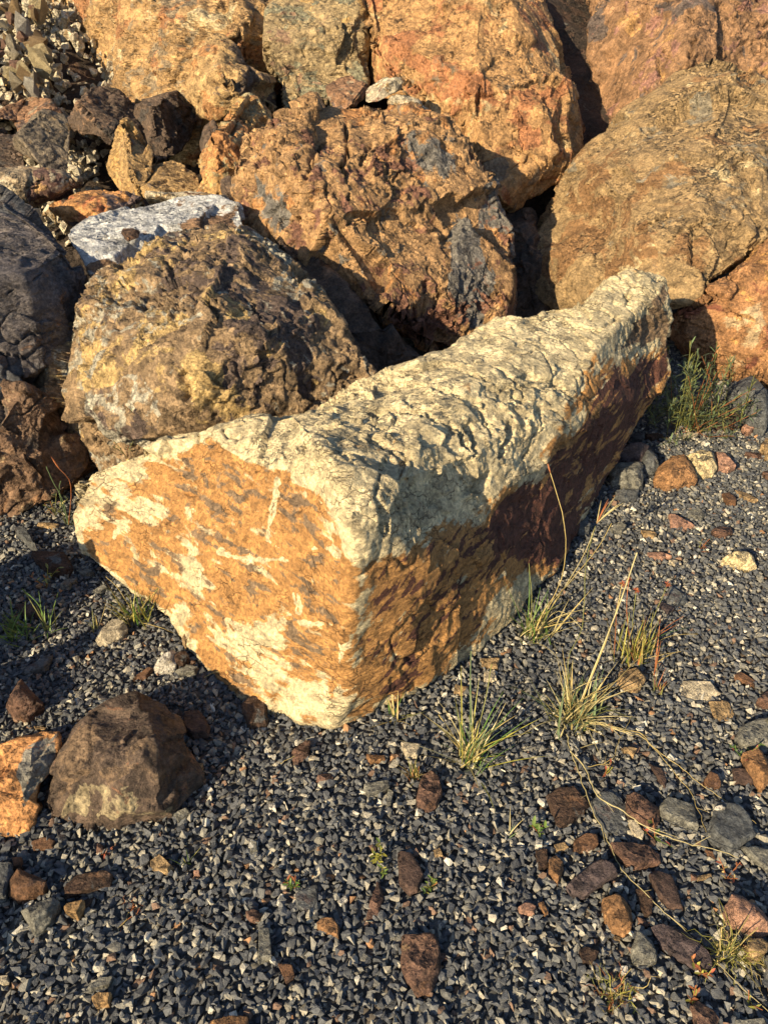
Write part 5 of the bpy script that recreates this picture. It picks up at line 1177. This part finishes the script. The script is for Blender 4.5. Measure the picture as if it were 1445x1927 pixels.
leafy('small green seedling at the top of the triangular grey slate', 553, 1672, 20, .035, ['bright', 'green', 'rusty'], .012, 3)
leafy('green seedling with one broad leaf in the middle right gravel', 1012, 1568, 14, .05, ['bright', 'green'], .024, 4, flat=.5)
leafy('red-stemmed green weed touching the bright orange stone', 1398, 1432, 34, .075, ['green', 'bright', 'red'], .013, 5)
leafy('yellow sprig weed on the gravel right of the bent dry stalk', 1133, 1462, 14, .05, ['yellow', 'red'], .012, 6, flat=.5)
leafy('reddish weed below the purple-grey slab', 1312, 1838, 22, .05, ['red', 'yellow', 'rusty'], .014, 7)
leafy('yellow-green sprig in the bottom right corner', 1405, 1892, 12, .035, ['yellow', 'bright'], .012, 8)
leafy('rust and green weed on the bottom edge stone at right', 1300, 1890, 14, .04, ['rusty', 'yellow'], .012, 9)
leafy('reddish sprig under the stalk end at right', 1365, 1655, 18, .05, ['rusty', 'red', 'straw'], .012, 10)
leafy('green and pink sprig beside the long pale stalk', 1232, 1582, 14, .05, ['bright', 'red', 'yellow'], .018, 11)
leafy('dry orange leafy weed in the shade left of the wedge', 90, 1112, 30, .11, ['yellow', 'rusty', 'olive'], .018, 12, flat=.5)
leafy('low leafy weed below the rust-brown boulder', 105, 975, 26, .10, ['olive', 'dull', 'straw'], .022, 13)
leafy('tiny red sprout under the squat dark-brown rock', 203, 1606, 10, .02, ['red', 'rusty'], .010, 14)
leafy('small scrubby weed above the cream and rust stone', 1312, 1042, 20, .07, ['olive', 'rusty', 'dull'], .012, 15)
leafy('pale green weed growing on the lower face of the knobbly boulder', 268, 800, 34, .13, ['olive', 'dull', 'blue'], .012, 16, h=.34, flat=.4)
leafy('pale green weed lowest on the knobbly boulder just above the wedge', 240, 862, 26, .10, ['olive', 'dull'], .012, 17, h=.24, flat=.5)

def dry(label, pts, w, col='pale', seed=0, twigs=0):
    rnd = random.Random(seed + 40)
    path = spread_path([gp(x, y, hh) if hh < .02 else at(x, y, hh) for x, y, hh in pts], rnd, .0012, 5)
    b = Blades(); n = len(path)
    w *= .72; b.tube(path, [w * (1 - .6 * k / n) for k in range(n)], mixc([col], rnd))
    for q in range(twigs):
        k = rnd.randrange(3, n - 3); p = path[k]; d = (path[k + 1] - p).normalized()
        e = d + Vector((rnd.gauss(0, .7), rnd.gauss(0, .7), .15)); b.tube([p, p + e * .012, p + e * .03], [w * .5, w * .4, w * .2], mixc([col], rnd), 4)
    tag(b.make('dry_stalk', None, tuple(path[0])), label, 'dry stalk')
R8 = lambda L, h=.022: [(1000 + x / 3.247, 1450 + y / 3.247, h) for x, y in L]
Q6 = lambda L, h=.022: [(1000 + x / 3.247, 1050 + y / 3.247, h) for x, y in L]
dry('longest dry grass stalk running down to the bottom right corner', Q6([(215, 1080), (245, 1200), (300, 1340)]) + R8([(345, 180), (420, 340), (490, 480), (545, 600), (720, 780), (880, 920), (1080, 1120), (1250, 1300), (1470, 1500)]), .0024, 'pale', 1, 4)
dry('thick pale stalk curving right across several stones', Q6([(235, 1180), (330, 1290)]) + R8([(400, 150), (560, 250), (720, 360), (900, 430), (1100, 480), (1260, 530)], .04), .0028, 'pale', 2, 3)
dry('thin dry stalk ending beside the big dark stone with a tan corner', Q6([(350, 995), (520, 1040), (680, 1100), (780, 1200), (900, 1350)]) + R8([(980, 150), (1020, 250), (1065, 375)]), .0017, 'straw', 3, 2)
dry('thin dry stalk ending at the right edge above the big dark stone', Q6([(540, 1060), (660, 1070), (760, 1170), (900, 1270)]) + R8([(1000, 60), (1130, 150), (1250, 230), (1370, 325)]), .0014, 'straw', 4, 1)
dry('bent dry stalk with a sharp elbow lying on the gravel', Q6([(345, 1278), (420, 1262), (490, 1242), (530, 1130), (575, 1040), (612, 965)]), .0019, 'straw', 5, 3)
dry('dead grass blade fan lying right of the largest pale tuft', Q6([(330, 1000), (430, 1010), (520, 1050), (620, 1085)], .03), .0026, 'pale', 6, 6)
dry('short grey twig touching the leaf-shaped rust stone', [(528, 1436, .015), (540, 1430, .02), (555, 1423, .03)], .0016, 'straw', 7, 0)
dry('wiry dark twig on the shaded gravel under the orange face', [(386, 1275, .015), (405, 1265, .03), (422, 1262, .02)], .0016, 'straw', 8, 1)

# ------------------------------------------------------------------ the bush
def bush():
    rnd = random.Random(5); base = gp(1290, 812, 0)
    root = link('bush', None); root.location = base; tag(root, 'leafy grey-green bush growing between the wedge tip and the undercut brown boulder', 'bush')
    lf = Blades()
    for k in range(60):
        az = rnd.uniform(0, 6.283); p = base + Vector((rnd.gauss(0, .09), rnd.gauss(0, .05), 0))
        ln = rnd.uniform(.0, 1.05); Ls = rnd.uniform(.20, .39) * (1.15 if ln < .5 else .85)
        pp = blade_pts(p, az, ln, Ls, rnd.uniform(-.3, .7), 8)
        for q in pp: q.z = max(q.z, .02)
        sb = Blades(); sb.tube(pp, .0013, mixc(['olive', 'rusty'], rnd), 4); sb.make('stem', root, base)
        for q in range(30):
            t = rnd.uniform(.15, 1) * 8; i0 = min(int(t), 7); c = pp[i0].lerp(pp[i0 + 1], t - i0)
            d = (pp[i0 + 1] - pp[i0]).normalized()
            f = (d * .8 + Vector((rnd.gauss(0, .8), rnd.gauss(0, .8), rnd.gauss(.2, .6)))).normalized(); LL = rnd.uniform(.022, .048)
            lf.ribbon([c, c + f * LL * .35, c + f * LL * .7 + Vector((0, 0, -.001)), c + f * LL + Vector((0, 0, -.004))], [.0005, .0028, .0024, .0003], mixc(['dull', 'blue', 'dull', 'olive'], rnd))
    lf.make('leaves', root, base, kind='stuff')
bush()
